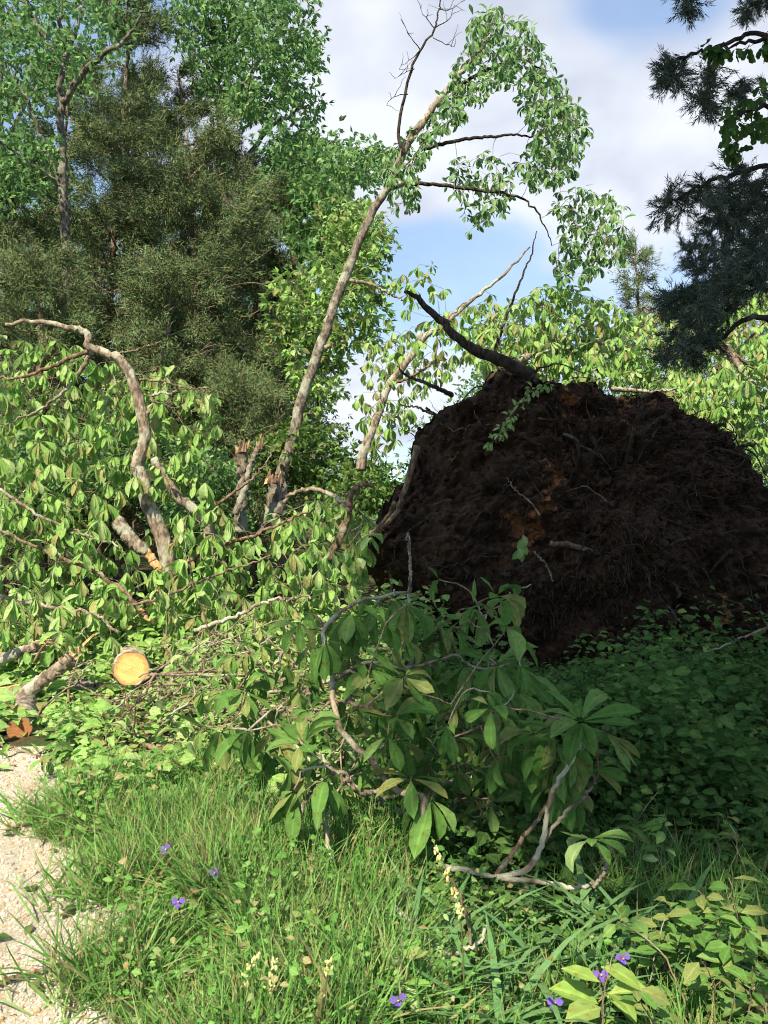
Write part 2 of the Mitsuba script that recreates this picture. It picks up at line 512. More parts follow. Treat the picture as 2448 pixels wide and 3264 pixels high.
rg = np.random.default_rng(6)
n = 95000
y = 2.2 + 2.75 * rg.random(n) ** 1.1
x = road_edge(y) + .02 + np.abs(rg.normal(0, 1, n)) * 1.15 - .12 * rg.random(n)
dens = meshkit.fbm(np.stack([x * 1.6, y * 1.6, x * 0], 1), 3, 9)
keep = (dens + rg.normal(0, .07, n) > .40 + .10 * np.clip(x * 3, 0, 1)) & (x < 1.9) & (x > -3.2)
x, y, dens = x[keep], y[keep], dens[keep]
h = (.09 + .26 * rg.random(len(x)) ** 1.7) * (.5 + dens)
h = h * np.where(x < road_edge(y) + .1, .5, 1) * np.where(x > .1, .7, 1)
FLOWERS = ((530, 2705, 3.55, 'purple spiderwort flower farthest up the sunny verge'), (685, 2780, 3.3, 'purple spiderwort flower among long blades beside the dark brush'),
           (570, 2872, 3.05, 'purple spiderwort flower in tall verge grass nearest the gravel road'), (1270, 3185, 2.45, 'purple spiderwort flower half hidden in the sunny bottom grass'),
           (1768, 3192, 2.5, 'largest purple spiderwort flower hanging under a strap-like blade'), (1915, 3103, 2.6, 'purple spiderwort flower under the yellow-green young leaves'),
           (1985, 3052, 2.7, 'dim purple spiderwort flower behind the yellow-green young leaves'))


def clear(x, y, top):
    """Where a flower has room: what is not so tall that it grows over the flower's sight line to the road."""
    ok = np.ones(len(x), bool)
    for a_, b_, Yb, _ in FLOWERS:
        f = at(a_, b_, Yb)
        near = (np.abs(x - f[0] * y / Yb) < .10) & (y < Yb + .02) & (y > Yb - .9)
        ok &= ~(near & (top > f[2] - .10 + (Yb - y) * .3))
    return ok


ok = clear(x, y, h + zg(x, y))
x, y, h = x[ok], y[ok], h[ok]
M = grass_mats(x, y, h, .38, rg)
PAL_GRASS = rows([(.125, .290, .065), (.155, .335, .085), (.190, .355, .105), (.100, .250, .060), (.240, .350, .135), (.31, .29, .15)])
emit_stuff('grass', M, BLADES, PAL_GRASS, 'leaf_mat', 'long green grass on the verge beside the gravel road', 'grass', rg)
n = 9000
y = 3.2 + 6 * rg.random(n)
x = .2 + 5 * rg.random(n) * (y / 8)
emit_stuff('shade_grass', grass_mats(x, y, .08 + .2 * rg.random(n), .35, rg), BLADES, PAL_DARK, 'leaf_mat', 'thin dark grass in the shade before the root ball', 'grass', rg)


def weeds(key, n, xf, yf, hmax, L, pal, lab, tm, rng, per=5):
    y = yf(n)
    x = xf(y)
    c = meshkit.fbm(np.stack([x * 1.3, y * 1.3, x * 0], -1), 4, 77)
    h = hmax * rng.uniform(.1, 1, n) ** 1.3 * np.clip((c - .33) * 6, .06, 2.2) * (np.clip((y - 4.4) / 4, .55, 1) if key == 'brush_weeds' else np.clip((y - 2.5) / 2.6, .35, 1) * np.clip((10.2 - y) / 2.6, .45, 1) if key == 'undergrowth' else 1)
    L = L * (.65 + .9 * meshkit.fbm(np.stack([x * 2.1, y * 2.1, x * 0], -1), 2, 78)) * np.clip(y / 4.6, .55, 1)
    ok = ~((x < road_edge(y) + .02) & (y < 5.7)) & clear(x, y, h + zg(x, y)) & ~((np.abs(x + 2.05 * y / 7.2) < .32) & (y > 5.6) & (y < 7.25) & (rng.random(n) < .9)) & ~((np.abs(x + 2.58 * y / 6.1) < .25) & (y > 4.9) & (y < 6.15))
    x, y, h, L, n = x[ok], y[ok], h[ok], L[ok], int(ok.sum())
    base = np.stack([x, y, zg(x, y)], 1)
    Ms = []
    for k in range(per):
        az = rng.uniform(0, 6.283, n)
        d = np.stack([np.cos(az), np.sin(az), rng.uniform(-.5, .35, n)], 1)
        p = base + UP * (h * (k + 1) / per)[:, None] + d * .02 + rng.normal(0, .02, (n, 3))
        up = unit(np.stack([rng.normal(0, .6, n), rng.normal(-.25, .6, n), np.ones(n)], 1))
        Ms.append(frames(p, d, up, L * rng.uniform(.45, 1.3, n)))
    emit_stuff(key, np.vstack(Ms), tm, pal, 'leaf_mat', lab, 'weeds', rng)


rg = np.random.default_rng(8)
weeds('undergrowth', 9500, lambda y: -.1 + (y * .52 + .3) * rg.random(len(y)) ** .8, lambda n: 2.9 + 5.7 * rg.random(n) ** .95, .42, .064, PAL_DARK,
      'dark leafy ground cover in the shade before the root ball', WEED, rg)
weeds('verge_weeds', 5600, lambda y: road_edge(y) + .05 + np.abs(rg.normal(0, .9, len(y))), lambda n: 2.3 + 4.6 * rg.random(n), .17, .043, PAL_GRASS,
      'bright leafy weeds mixed into the sunny verge grass', WEED, rg)
weeds('brush_weeds', 9000, lambda y: -4.6 + 5.2 * rg.random(len(y)), lambda n: 4.5 + 6.4 * rg.random(n), .36, .10, PAL_HICK,
      'tangled leafy weeds under the fallen branches', WEED, rg)

# ------------------------------------------------------------------ the uprooted root ball
rb = thing('uprooted_root_ball', 'huge dark brown root ball of an uprooted tree standing on its edge', 'root ball')
OUT = [(1116, 1737), (1181, 1680), (1262, 1590), (1305, 1501), (1327, 1420), (1368, 1363), (1425, 1306), (1457, 1265), (1540, 1235), (1587, 1180), (1625, 1165), (1685, 1190),
       (1774, 1205), (1860, 1196), (1912, 1208), (1961, 1249), (2018, 1250), (2107, 1262), (2180, 1278), (2255, 1322), (2330, 1385), (2400, 1462), (2450, 1570), (2500, 1640),
       (2620, 1800), (2640, 2000), (2560, 2130), (2300, 2160), (1900, 2160), (1600, 2150), (1480, 2080), (1330, 1960), (1200, 1880)]
RY = 9.7
O3 = np.array([at(a, b, RY) for a, b in OUT])
c0 = at(1880, 1690, RY)
ang = np.arctan2(O3[:, 2] - c0[2], O3[:, 0] - c0[0])
rad = np.hypot(O3[:, 2] - c0[2], O3[:, 0] - c0[0])
o = np.argsort(ang)
NA, NR = 420, 110
th = np.linspace(-np.pi, np.pi, NA, endpoint=False)
Rb = np.interp(th, np.concatenate([ang[o] - 2 * np.pi, ang[o], ang[o] + 2 * np.pi]), np.tile(rad[o], 3))
Rb = Rb * (1 + .13 * (meshkit.fbm(np.stack([np.cos(th) * 6, np.sin(th) * 6, th * 0], 1), 5, 2) - .5))
rho = np.concatenate([np.linspace(0.004, 1, NR), np.linspace(1, .004, 26)[1:]])
front = np.arange(len(rho)) < NR
A, Q = np.meshgrid(th, np.arange(len(rho)), indexing='ij')
q = rho[Q]
S = np.stack([c0[0] + np.cos(A) * q * Rb[:, None], np.where(front[Q], RY - 1.05 * (1 - q ** 2.6) ** .6, RY + .9 * (1 - q ** 2) ** .5), c0[2] + np.sin(A) * q * Rb[:, None]], -1)
S[..., 1] += -.10 * (S[..., 2] - 1.6) * 0 + .25 * (S[..., 2] - 1.4)                  # the plate leans away from the road
nz = meshkit.fbm(S * 1.5, 4, 21) - .5
nf = meshkit.fbm(S * 6.0, 4, 22) - .5
nx = meshkit.fbm(S * 17.0, 3, 23) - .5
S = S + np.stack([np.zeros_like(nz), np.where(front[Q], -1.0, .5) * (nz * 1.0 + nf * .50 + nx * .22), nf * .20 + nx * .08], -1)
Vs = S.reshape(-1, 3)
i, j = np.meshgrid(np.arange(NA), np.arange(len(rho) - 1), indexing='ij')
K = len(rho)
a, b = i * K + j, ((i + 1) % NA) * K + j
Fs = np.stack([a, a + 1, b + 1, b], -1).reshape(-1, 4)
pq = pix(Vs)
part(rb, 'soil', mikit.ply((Vs, Fs), 'soil_mat', smooth=True), label='packed dark soil with orange clay and a sunlit streak painted into its colour')


def face_pt(px, py):
    """A point on the front of the soil near this pixel, and the way out."""
    w3 = at(px, py, RY - .7)
    f = np.nonzero(front[Q].ravel())[0]
    k = f[np.argmin((pq[f, 0] - px) ** 2 + (pq[f, 1] - py) ** 2)]
    return Vs[k]


rg = np.random.default_rng(12)
FR = np.nonzero(front[Q].ravel() & (Vs[:, 2] > .25) & (pq[:, 0] < 2470))[0]
wgt = np.abs(rho[Q].ravel()[FR]) + .05
wgt = wgt / wgt.sum()
for k in range(150):                                   # roots, each one by itself
    p0 = Vs[rg.choice(FR, p=wgt)]
    outw = unit(np.array([p0[0] - c0[0], 0, p0[2] - c0[2]]))
    L = rg.uniform(.2, .85) * (1.5 if k < 25 else 1)
    d = unit(outw * rg.uniform(-.2, 1.1) + np.array([0, -1, 0]) * rg.uniform(.1, .6) + rg.normal(0, .5, 3))
    P = [p0 - d * .05]
    n = 9
    for s in range(n):
        d = unit(d + rg.normal(0, .28, 3) - UP * .10)
        P.append(P[-1] + d * L / n)
    r0 = rg.uniform(.004, .012) * (1.7 if k < 25 else 1)
    part(rb, 'root', mikit.ply(tube(smooth_path(P, 16), taper(16, r0, .0015), 5), 'bark_brown' if rg.random() < .10 else 'bark_dark', smooth=True))
for pts, Yr, r0, mat in (([(1700, 1200), (1600, 1150), (1520, 1118), (1460, 1080), (1390, 1010), (1330, 950), (1290, 930)], 9.4, .075, 'bark_dark'),
                         ([(1330, 1420), (1290, 1560), (1250, 1650), (1130, 1740), (1095, 1800)], 8.9, .035, 'bark_brown'),
                         ([(1260, 1600), (1225, 1660), (1160, 1720), (1120, 1790)], 8.8, .022, 'bark_brown'),
                         ([(1720, 1640), (1690, 1600), (1640, 1560), (1612, 1520)], 8.5, .010, 'bark_grey'),
                         ([(1700, 1760), (1740, 1800), (1760, 1860)], 8.5, .011, 'bark_grey'),
                         ([(1440, 1260), (1380, 1230), (1300, 1200), (1270, 1170)], 9.3, .028, 'bark_dark'),
                         ([(1380, 1320), (1330, 1300), (1270, 1290)], 9.3, .016, 'bark_brown'),
                         ([(1950, 1240), (2080, 1248), (2160, 1240)], 10.4, .03, 'bark_grey')):
    P = smooth_path([at(a_, b_, Yr + .06 * rg.normal()) for a_, b_ in pts], 34, .012, rg)
    part(rb, 'root', mikit.ply(tube(P, taper(34, r0, r0 * .2, .8), 9, .10, rg), mat, smooth=True))
for k in range(22):                                    # thick snapped roots
    p0 = Vs[rg.choice(FR, p=wgt)]
    outw = unit(np.array([p0[0] - c0[0], -.35, p0[2] - c0[2]]))
    d = unit(outw + rg.normal(0, .35, 3))
    L = rg.uniform(.15, .55)
    P = smooth_path([p0 - d * .12, p0 + d * L * .5 + rg.normal(0, .04, 3), p0 + d * L - UP * .1 * L], 14, .008, rg)
    r0 = rg.uniform(.016, .040)
    part(rb, 'root', mikit.ply(tube(P, taper(14, r0, r0 * .55), 8, .14, rg), 'bark_dark' if k % 8 else 'bark_brown', smooth=True))
# matted rootlets
sl = []
idx = rg.choice(FR, 9000)
p = Vs[idx]
outw = unit(np.stack([p[:, 0] - c0[0], np.full(len(p), -.9), p[:, 2] - c0[2] - .5], 1))
d = unit(outw + rg.normal(0, .55, p.shape))
ROOTLET = (np.array([[0, .018, 0], [0, -.018, 0], [.5, .014, .10], [.5, -.014, .10], [1, 0, -.08]]), np.array([[0, 1, 3], [0, 3, 2], [2, 3, 4]]))
M = frames(p, d, rg.normal(0, 1, p.shape), .05 + .20 * rg.random(len(p)) ** 2)
m, c = scatter(ROOTLET, M, rows([(.060, .037, .024), (.03, .021, .015), (.085, .055, .036)])[rg.integers(0, 3, len(p))])
part(rb, 'root_hair', mikit.ply(m, 'needle_mat', smooth=True, uv=c), kind='stuff')
# clods that stand proud of the face
CL = trimesh.creation.icosphere(subdivisions=0)
cv = CL.vertices * (1 + .5 * (meshkit.fbm(CL.vertices * 2.1, 3, 4)[:, None] - .5))
idx = rg.choice(FR, 2600)
M = frames(Vs[idx], rg.normal(0, 1, (2600, 3)), rg.normal(0, 1, (2600, 3)), .008 + .045 * rg.random(2600) ** 4)
m, _ = scatter((cv, CL.faces), M, np.zeros(len(M)))
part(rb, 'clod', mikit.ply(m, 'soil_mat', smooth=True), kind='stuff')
P = smooth_path([np.array([3.0, 10.2, 1.5]), np.array([3.6, 13, 1.3]), np.array([4.6, 18, 1.0]), np.array([5.6, 24, .9])], 40, .02, rg)
part(rb, 'trunk', mikit.ply(tube(P, taper(40, .36, .16), 14, .04, rg), 'bark_grey', smooth=True))


# ------------------------------------------------------------------ trees
def emit_twigs(key, polys, mat='twig_mat', k=4):
    if polys:
        part(key, 'twig', mikit.ply(tubes(polys, k), mat, smooth=True), kind='stuff')


def stem(key, name, pts, Y, r0, r1, mat, n=40, amp=.012, k=11, lump=.06, rng=R, **kw):
    """A stem through pixels (px, py[, depth]) -> its points."""
    P = np.array([at(p[0], p[1], p[2] if len(p) > 2 else Y) for p in pts])
    P = smooth_path(P, n, amp, rng)
    rad = taper(n, r0, r1, .85)
    part(key, name, mikit.ply(tube(P, rad, k, lump, rng), mat, smooth=True), **kw)
    return P


def hickory(key, skel, targets, L, n_parts, rng, droop=(.3, 1.1), per=(5, 8), pal=PAL_HICK, pname='hick', sag=.12, r=.004):
    polys, dirs = connect(np.vstack(skel), targets, rng, sag, r)
    emit_twigs(key, polys)
    Ms = [whorl(t, unit(dirs[i] + rng.normal(0, .25, 3) + UP * .2), int(rng.integers(*per)), L * rng.uniform(.75, 1.15), rng.uniform(*droop), rng) for i, t in enumerate(targets)]
    emit_leaves(key, np.vstack(Ms), HICK, 'hick', pal, pname, n_parts, 'foliage', rng)


# --- the leaning tree in the middle
rg = np.random.default_rng(31)
lt = thing('leaning_tree', 'tall slender tree leaning right against the sky, leafy along its right side', 'tree')
k1 = stem(lt, 'trunk', [(885, 1560), (905, 1480), (935, 1400), (960, 1280), (1030, 1080), (1100, 880), (1180, 690), (1245, 580), (1300, 455), (1380, 340)], 12.5, .094, .040, 'bark_mid', 60)
k2 = stem(lt, 'limb', [(1300, 455), (1390, 330), (1480, 220), (1560, 120), (1610, 50)], 12.5, .055, .012, 'bark_grey')
k3 = stem(lt, 'limb', [(1290, 490), (1270, 420), (1300, 260), (1340, 160), (1385, 90), (1400, 20), (1420, -40)], 12.3, .026, .006, 'bark_dark')
k4 = stem(lt, 'limb', [(1245, 600), (1310, 585), (1400, 590), (1560, 610), (1660, 630), (1720, 690), (1760, 780)], 12.3, .034, .006, 'bark_dark')
k5 = stem(lt, 'limb', [(1350, 475), (1450, 450), (1560, 435), (1650, 430), (1760, 440)], 12.6, .032, .008, 'bark_dark')
k6 = stem(lt, 'limb', [(1430, 290), (1560, 220), (1660, 190), (1740, 230)], 12.8, .03, .008, 'bark_dark')
k7 = stem(lt, 'limb', [(1115, 895), (1180, 905), (1230, 930), (1300, 960)], 12.4, .028, .01, 'bark_grey')
k8 = stem(lt, 'limb', [(1035, 1110), (1060, 1095)], 12.4, .04, .025, 'bark_brown', 8)
bare = []
for a_, b_ in (((1340, 160), (1280, 60)), ((1340, 160), (1270, 220)), ((1385, 90), (1450, 20)), ((1320, 220), (1260, 250)), ((1385, 90), (1340, 20)), ((1300, 300), (1230, 330)), ((1400, 30), (1470, 10)), ((1380, 120), (1450, 150))):
    P = smooth_path([at(*a_, 12.3), at((a_[0] + b_[0]) / 2 + rg.normal(0, 9), (a_[1] + b_[1]) / 2 + rg.normal(0, 9), 12.2), at(*b_, 12.3 + rg.normal(0, .3))], 8, .01, rg)
    bare.append((P, .009, .003))
    for q in range(3):
        s = P[rg.integers(3, 8)]
        bare.append((smooth_path([s, s + rg.normal(0, .12, 3) + UP * .12], 5, .01, rg), .005, .002))
emit_twigs(lt, bare, 'bark_dark')
polyA = [(1490, 60), (1580, 20), (1640, 40), (1700, 90), (1740, 190), (1790, 240), (1850, 330), (1880, 420), (1840, 490), (1830, 560), (1770, 590), (1690, 600), (1650, 520), (1700, 440), (1660, 330), (1600, 260), (1540, 300), (1480, 350), (1430, 300), (1450, 200), (1480, 150)]
polyB = [(1230, 560), (1220, 500), (1290, 420), (1360, 370), (1420, 300), (1480, 300), (1480, 380), (1400, 420), (1350, 500), (1330, 560), (1330, 650), (1260, 690)]
polyC = [(1450, 500), (1560, 480), (1640, 530), (1640, 600), (1600, 680), (1500, 740), (1470, 640), (1420, 600), (1430, 540)]
polyD = [(1760, 620), (1850, 590), (1930, 600), (1990, 660), (2000, 760), (1990, 860), (1930, 850), (1860, 880), (1790, 920), (1760, 830), (1780, 720)]
Yt = lambda a_, b_: 12.6 + rg.normal(0, .7)
tg = np.vstack([poly_fill(polyA, 290, Yt, rg, 11), poly_fill(polyB, 95, Yt, rg, 14), poly_fill(polyC, 56, Yt, rg, 18), poly_fill(polyD, 110, Yt, rg, 13)])
hickory(lt, [k2, k4, k5, k6, k1[35:]], tg, .165, 300, rg, (.3, 1.5), (5, 9), PAL_SKY, 'sky')

# --- second leaning stem, pale, behind the root ball
ss = thing('pale_sapling', 'pale bent sapling rising beside the root ball behind the dark root', 'tree')
q1 = stem(ss, 'trunk', [(1150, 1500), (1160, 1440), (1205, 1320), (1235, 1235), (1300, 1150), (1350, 1080), (1430, 1020), (1500, 960), (1600, 880), (1690, 790)], 11.5, .070, .010, 'bark_grey', 60, .007)
q2 = stem(ss, 'limb', [(1338, 1100), (1340, 1060)], 11.5, .045, .04, 'bark_grey', 6, label='snapped pale stub of a broken limb')
q3 = stem(ss, 'limb', [(1570, 1140), (1610, 1020), (1650, 920), (1690, 820), (1710, 740)], 11.8, .024, .006, 'bark_dark')
q4 = stem(ss, 'limb', [(1240, 1230), (1310, 1200), (1380, 1150), (1400, 1060), (1480, 960)], 11.2, .022, .006, 'bark_brown')
tg = np.vstack([poly_fill([(1290, 830), (1400, 850), (1420, 920), (1340, 960), (1300, 1000), (1260, 900)], 14, lambda a_, b_: 11.6 + rg.normal(0, .4), rg, 25),
                poly_fill([(1180, 1080), (1300, 1040), (1400, 1000), (1560, 930), (1600, 1000), (1560, 1120), (1440, 1180), (1330, 1260), (1260, 1400), (1200, 1440), (1130, 1300)], 125, lambda a_, b_: 12.0 + rg.normal(0, .6), rg, 22)])
hickory(ss, [q1, q3, q4], tg, .19, 200, rg, (.7, 1.7))

# --- fallen crowns behind the root ball, right
for poly, n, Yc, lab, st_pts, parts in (
        ([(1560, 1000), (1700, 920), (1800, 900), (1950, 960), (2080, 1010), (2110, 1080), (2080, 1150), (2060, 1260), (1960, 1220), (1840, 1220), (1700, 1210), (1560, 1180), (1480, 1120)], 300, 13.0,
         'sunlit fallen crown of broad wilted leaves directly behind the top of the root ball', [(1500, 1290, 12.3), (1700, 1120, 12.8), (1850, 1080, 13), (2000, 1120, 13.2)], 220),
        ([(2080, 1250), (2150, 1170), (2260, 1180), (2360, 1090), (2460, 1050), (2470, 1500), (2380, 1460), (2300, 1380), (2200, 1300)], 190, 12.4,
         'fallen leafy crown with a pale broken limb behind the right shoulder of the root ball', [(2470, 1330, 12.2), (2400, 1230, 12.3), (2330, 1130, 12.4), (2310, 1100, 12.4)], 160),
        ([(2060, 1000), (2200, 960), (2330, 980), (2460, 900), (2470, 1080), (2330, 1110), (2200, 1180), (2080, 1170)], 160, 16.0,
         'farther fallen crown of pale leaves seen beneath the dark cedar bough', [(2480, 1250, 15.5), (2340, 1150, 16), (2200, 1080, 16)], 90)):
    fc = thing('fallen_tree', lab, 'fallen tree')
    s1 = stem(fc, 'limb', st_pts, Yc, .07, .03, 'bark_grey')
    s2 = []
    for q in range(5):
        e = poly_fill(poly, 1, lambda a_, b_: Yc + rg.normal(0, .5), rg)[0]
        P = smooth_path([s1[rg.integers(5, 38)], e + rg.normal(0, .2, 3), e], 20, .02, rg)
        part(fc, 'limb', mikit.ply(tube(P, taper(20, .03, .006), 7), 'bark_brown', smooth=True))
        s2.append(P)
    tg = poly_fill(poly, n, lambda a_, b_: Yc + rg.normal(0, .7), rg, 16)
    hickory(fc, [s1] + s2, tg, .21, parts, rg, (.7, 1.8), per=(6, 9), pal=PAL_HICK, pname='hick')

# --- the fallen pile at left
rg = np.random.default_rng(41)


def Ypile(a_, b_):
    return float(np.interp(b_, [1050, 1300, 1500, 1800, 2080], [10.6, 10.2, 9.6, 8.7, 7.8])) + rg.normal(0, .45)


PILE = []
cb = thing('fallen_branch', 'thick curved grey branch rising from the pile and arching over to the left', 'fallen branch')
b1 = stem(cb, 'stem', [(545, 1850), (520, 1720), (478, 1620), (450, 1520), (438, 1480), (462, 1400), (455, 1330), (425, 1220), (385, 1150), (320, 1120), (280, 1100), (278, 1060), (220, 1045), (130, 1025), (20, 1035)], 9.4, .090, .018, 'bark_grey', 80, .008, 12)
b2 = stem(cb, 'limb', [(280, 1120), (200, 1150), (60, 1205), (-60, 1190)], 9.4, .028, .008, 'bark_brown')
b3 = stem(cb, 'limb', [(420, 1210), (520, 1215), (600, 1240), (680, 1238)], 9.5, .016, .006, 'bark_brown')
b4 = stem(cb, 'limb', [(465, 1325), (490, 1290), (492, 1260), (560, 1250)], 9.4, .03, .008, 'bark_grey')
b5 = stem(cb, 'limb', [(345, 1130), (420, 1120), (480, 1100), (510, 1090)], 9.7, .014, .005, 'bark_brown')
b6 = stem(cb, 'limb', [(300, 1110), (230, 1220), (130, 1300), (0, 1360)], 9.6, .03, .006, 'bark_grey')
PILE.append((cb, [b1, b2, b3, b4, b6], 'A'))
sb = thing('fallen_branch', 'second grey branch slanting down right of the thick curved one', 'fallen branch')
c1 = stem(sb, 'stem', [(490, 1462), (520, 1520), (575, 1590), (640, 1640), (670, 1700), (680, 1750), (700, 1800)], 9.2, .046, .062, 'bark_grey', 50, .006)
c2 = stem(sb, 'limb', [(640, 1640), (760, 1560), (830, 1500), (880, 1420)], 9.4, .02, .006, 'bark_brown')
PILE.append((sb, [c1, c2], 'B'))
tb = thing('torn_branch', 'short mossy branch with stripped orange wood at its lower end', 'fallen branch')
t1 = stem(tb, 'stem', [(370, 1660), (420, 1725), (462, 1758)], 9.0, .075, .065, 'bark_grey', 20)
stem(tb, 'torn_end', [(458, 1750), (490, 1790), (512, 1830), (500, 1890)], 9.0, .048, .04, 'torn_wood', 20, label='bare orange wood where the bark is stripped off')
for pts, Yb, r0, r1, mat, lab in (
        ([(-20, 1680), (150, 1760), (300, 1820), (400, 1890), (450, 1950), (470, 1968)], 8.3, .014, .026, 'bark_brown', 'long lying branch with a torn end crossing the leaves at left'),
        ([(0, 1560), (120, 1640), (260, 1700), (380, 1740)], 8.8, .018, .010, 'bark_grey', 'thin grey branch buried in leaves at the left edge of the pile'),
        ([(580, 1800), (700, 1740), (850, 1690), (980, 1630), (1120, 1600)], 8.7, .022, .007, 'bark_brown', 'long thin branch slanting up right across the middle of the pile'),
        ([(300, 1960), (520, 1900), (700, 1830), (900, 1760)], 8.2, .016, .008, 'bark_brown', 'thin branch lying low across the pile towards the root ball'),
        ([(620, 2010), (760, 1960), (850, 1920), (990, 1900)], 7.6, .02, .010, 'bark_grey', 'bare branch at the lower edge of the pile near the cut log'),
        ([(0, 1900), (130, 1930), (300, 1960), (380, 2020)], 8.0, .02, .012, 'bark_grey', 'leafy branch hanging just above the cut log')):
    fb = thing('fallen_branch', lab, 'fallen branch')
    s = stem(fb, 'stem', pts, Yb, r0, r1, mat, 40, .012, 8)
    if 'torn end' in lab:
        stem(fb, 'torn_end', [(445, 1945), (470, 1968), (492, 1985)], Yb, .03, .012, 'torn_wood', 10)
    PILE.append((fb, [s], lab))
P1 = [(-40, 1060), (90, 1060), (250, 1100), (330, 1150), (560, 1170), (600, 1215), (740, 1310), (730, 1390), (620, 1380), (600, 1480), (700, 1560), (760, 1700), (900, 1630), (1060, 1560), (1170, 1640), (1180, 1740), (1150, 1850), (900, 1990), (700, 2040), (560, 2060), (480, 2020), (330, 2040), (-40, 2080)]
tg = poly_fill(P1, 640, Ypile, rg, 19)
tg = tg[~((pix(tg)[:, 0] > 360) & (pix(tg)[:, 0] < 560) & (pix(tg)[:, 1] > 1560) & (pix(tg)[:, 1] < 1800) & (tg[:, 1] < 9.6))]
def off_logs(t):
    q = pix(t)
    a = (np.abs(q[:, 0] - 418) < 120) & (q[:, 1] > 1930) & (q[:, 1] < 2240) & (t[:, 1] < 7.5)
    b = (q[:, 0] < 190) & (q[:, 1] > 2180) & (q[:, 1] < 2400) & (t[:, 1] < 6.4)
    return t[~a & ~b]


tg = off_logs(tg)
skels = [np.vstack(s) for _, s, _ in PILE]
own = np.argmin(np.stack([np.min(np.linalg.norm(tg[:, None] - s[None], axis=2), axis=1) for s in skels]), axis=0)
for k, (key, s, _) in enumerate(PILE):
    if (own == k).any():
        hickory(key, s, tg[own == k], .215, 300, rg, (.8, 2.2), (6, 9))

Y2 = lambda a_, b_: float(np.interp(b_, [2040, 2200, 2350, 2520], [7.6, 6.7, 5.9, 5.0])) + rg.normal(0, .2)
for poly, n_, pts, lab in (([(480, 2050), (760, 2000), (960, 1960), (1010, 2150), (820, 2260), (600, 2230), (520, 2160)], 95, [(980, 1990), (850, 2040), (720, 2120), (600, 2150)], 'leafy broken branch lying right of the bright sawn log end'),
                           ([(150, 2260), (320, 2240), (420, 2320), (520, 2420), (380, 2480), (240, 2420), (140, 2340)], 60, [(520, 2400), (400, 2350), (280, 2320), (160, 2290)], 'leafy branch sprawling in front of the sawn log towards the gravel'),
                           ([(520, 2260), (800, 2270), (980, 2330), (900, 2480), (700, 2520), (560, 2440)], 100, [(960, 2420), (820, 2370), (700, 2380), (580, 2340)], 'leafy branch lying between the verge grass and the drooping whorls'),
                           ([(-40, 2330), (120, 2340), (240, 2440), (180, 2480), (-40, 2440)], 26, [(200, 2440), (90, 2400), (-30, 2370)], 'leafy sprig at the far left edge just above the gravel')):
    fb = thing('fallen_branch', lab, 'fallen branch')
    s = stem(fb, 'stem', [(a_, b_, Y2(a_, b_)) for a_, b_ in pts], None, .016, .006, 'bark_brown', 34, .012, 7)
    hickory(fb, [s], off_logs(poly_fill(poly, n_, Y2, rg, 22)), .145, 160, rg, (.1, 1.1), (4, 7), PAL_HICK, 'hick')
# --- snags and broken stumps in the middle of the pile
for pts, Yb, r0, r1, lab in (
        ([(860, 1700), (880, 1620), (885, 1560), (880, 1530)], 11.0, .17, .13, 'thick splintered stump at the foot of the leaning tree'),
        ([(765, 1700), (770, 1600), (775, 1500), (770, 1430)], 10.6, .10, .07, 'shattered snag left of the leaning tree'),
        ([(750, 1640), (780, 1560), (800, 1480), (825, 1420)], 10.4, .05, .04, 'slanting snapped stem leaning on the shattered snag')):
    sk = thing('broken_stump', lab, 'stump')
    s = stem(sk, 'trunk', pts, Yb, r0 * .9, r1 * .8, 'bark_mid', 26, .012, 12, .12)
    top = s[-1]
    for q in range(9):
        a_ = q / 9 * 6.283
        b_ = top + np.array([math.cos(a_), math.sin(a_), 0]) * r1 * .75 - UP * .05
        P = smooth_path([b_, b_ + np.array([rg.normal(0, .02), rg.normal(0, .02), rg.uniform(.04, .20)])], 5)
        part(sk, 'splinter', mikit.ply(tube(P, taper(5, r1 * .42, .006), 5), 'torn_wood' if q % 4 == 1 else 'bark_brown', smooth=False))
hs = thing('hooked_limb', 'brown limb curling over like a hook beside the left edge of the root ball', 'fallen branch')
stem(hs, 'stem', [(1040, 1790), (1090, 1700), (1110, 1620), (1120, 1570), (1160, 1545), (1190, 1550)], 9.2, .05, .022, 'bark_brown', 40)
stem(hs, 'limb', [(1110, 1620), (1080, 1590), (1000, 1560), (930, 1575), (900, 1600)], 9.4, .03, .015, 'bark_grey')


# --- logs
def rings_fn(cx, cy, cz):
    def fn(p, n, uv):
        r = dr.sqrt(dr.square(p.x - cx) + dr.square(p.y - cy) + dr.square(p.z - cz))
        w = .5 + .5 * dr.sin(r * 420 + 5 * noise(p.x * 30, p.y * 30, p.z * 30))
        c = mix((.66, .36, .125), (.78, .47, .18), w)
        c = mix(c, (.50, .25, .09), smoothstep(.11, .145, r + .03 * noise(p.x * 40, p.y * 40, p.z * 40)))
        an = dr.atan2(p.z - cz, p.x - cx)
        ck = smoothstep(.07, .0, dr.abs(dr.sin(an * 1.5 + 3 * noise(p.x * 12, p.z * 12, 3)))) * smoothstep(.11, .06, r) * smoothstep(.45, .6, noise(an * 2, 1, 1))
        c = mix(c, (.30, .14, .06), ck) * (.88 + .24 * noise(p.x * 30 + p.z * 60, 2, p.z * 30))
        return mix((.42, .20, .08), c, smoothstep(.008, .028, r + .02 * noise(p.x * 90, p.y * 90, p.z * 90)))
    return fn


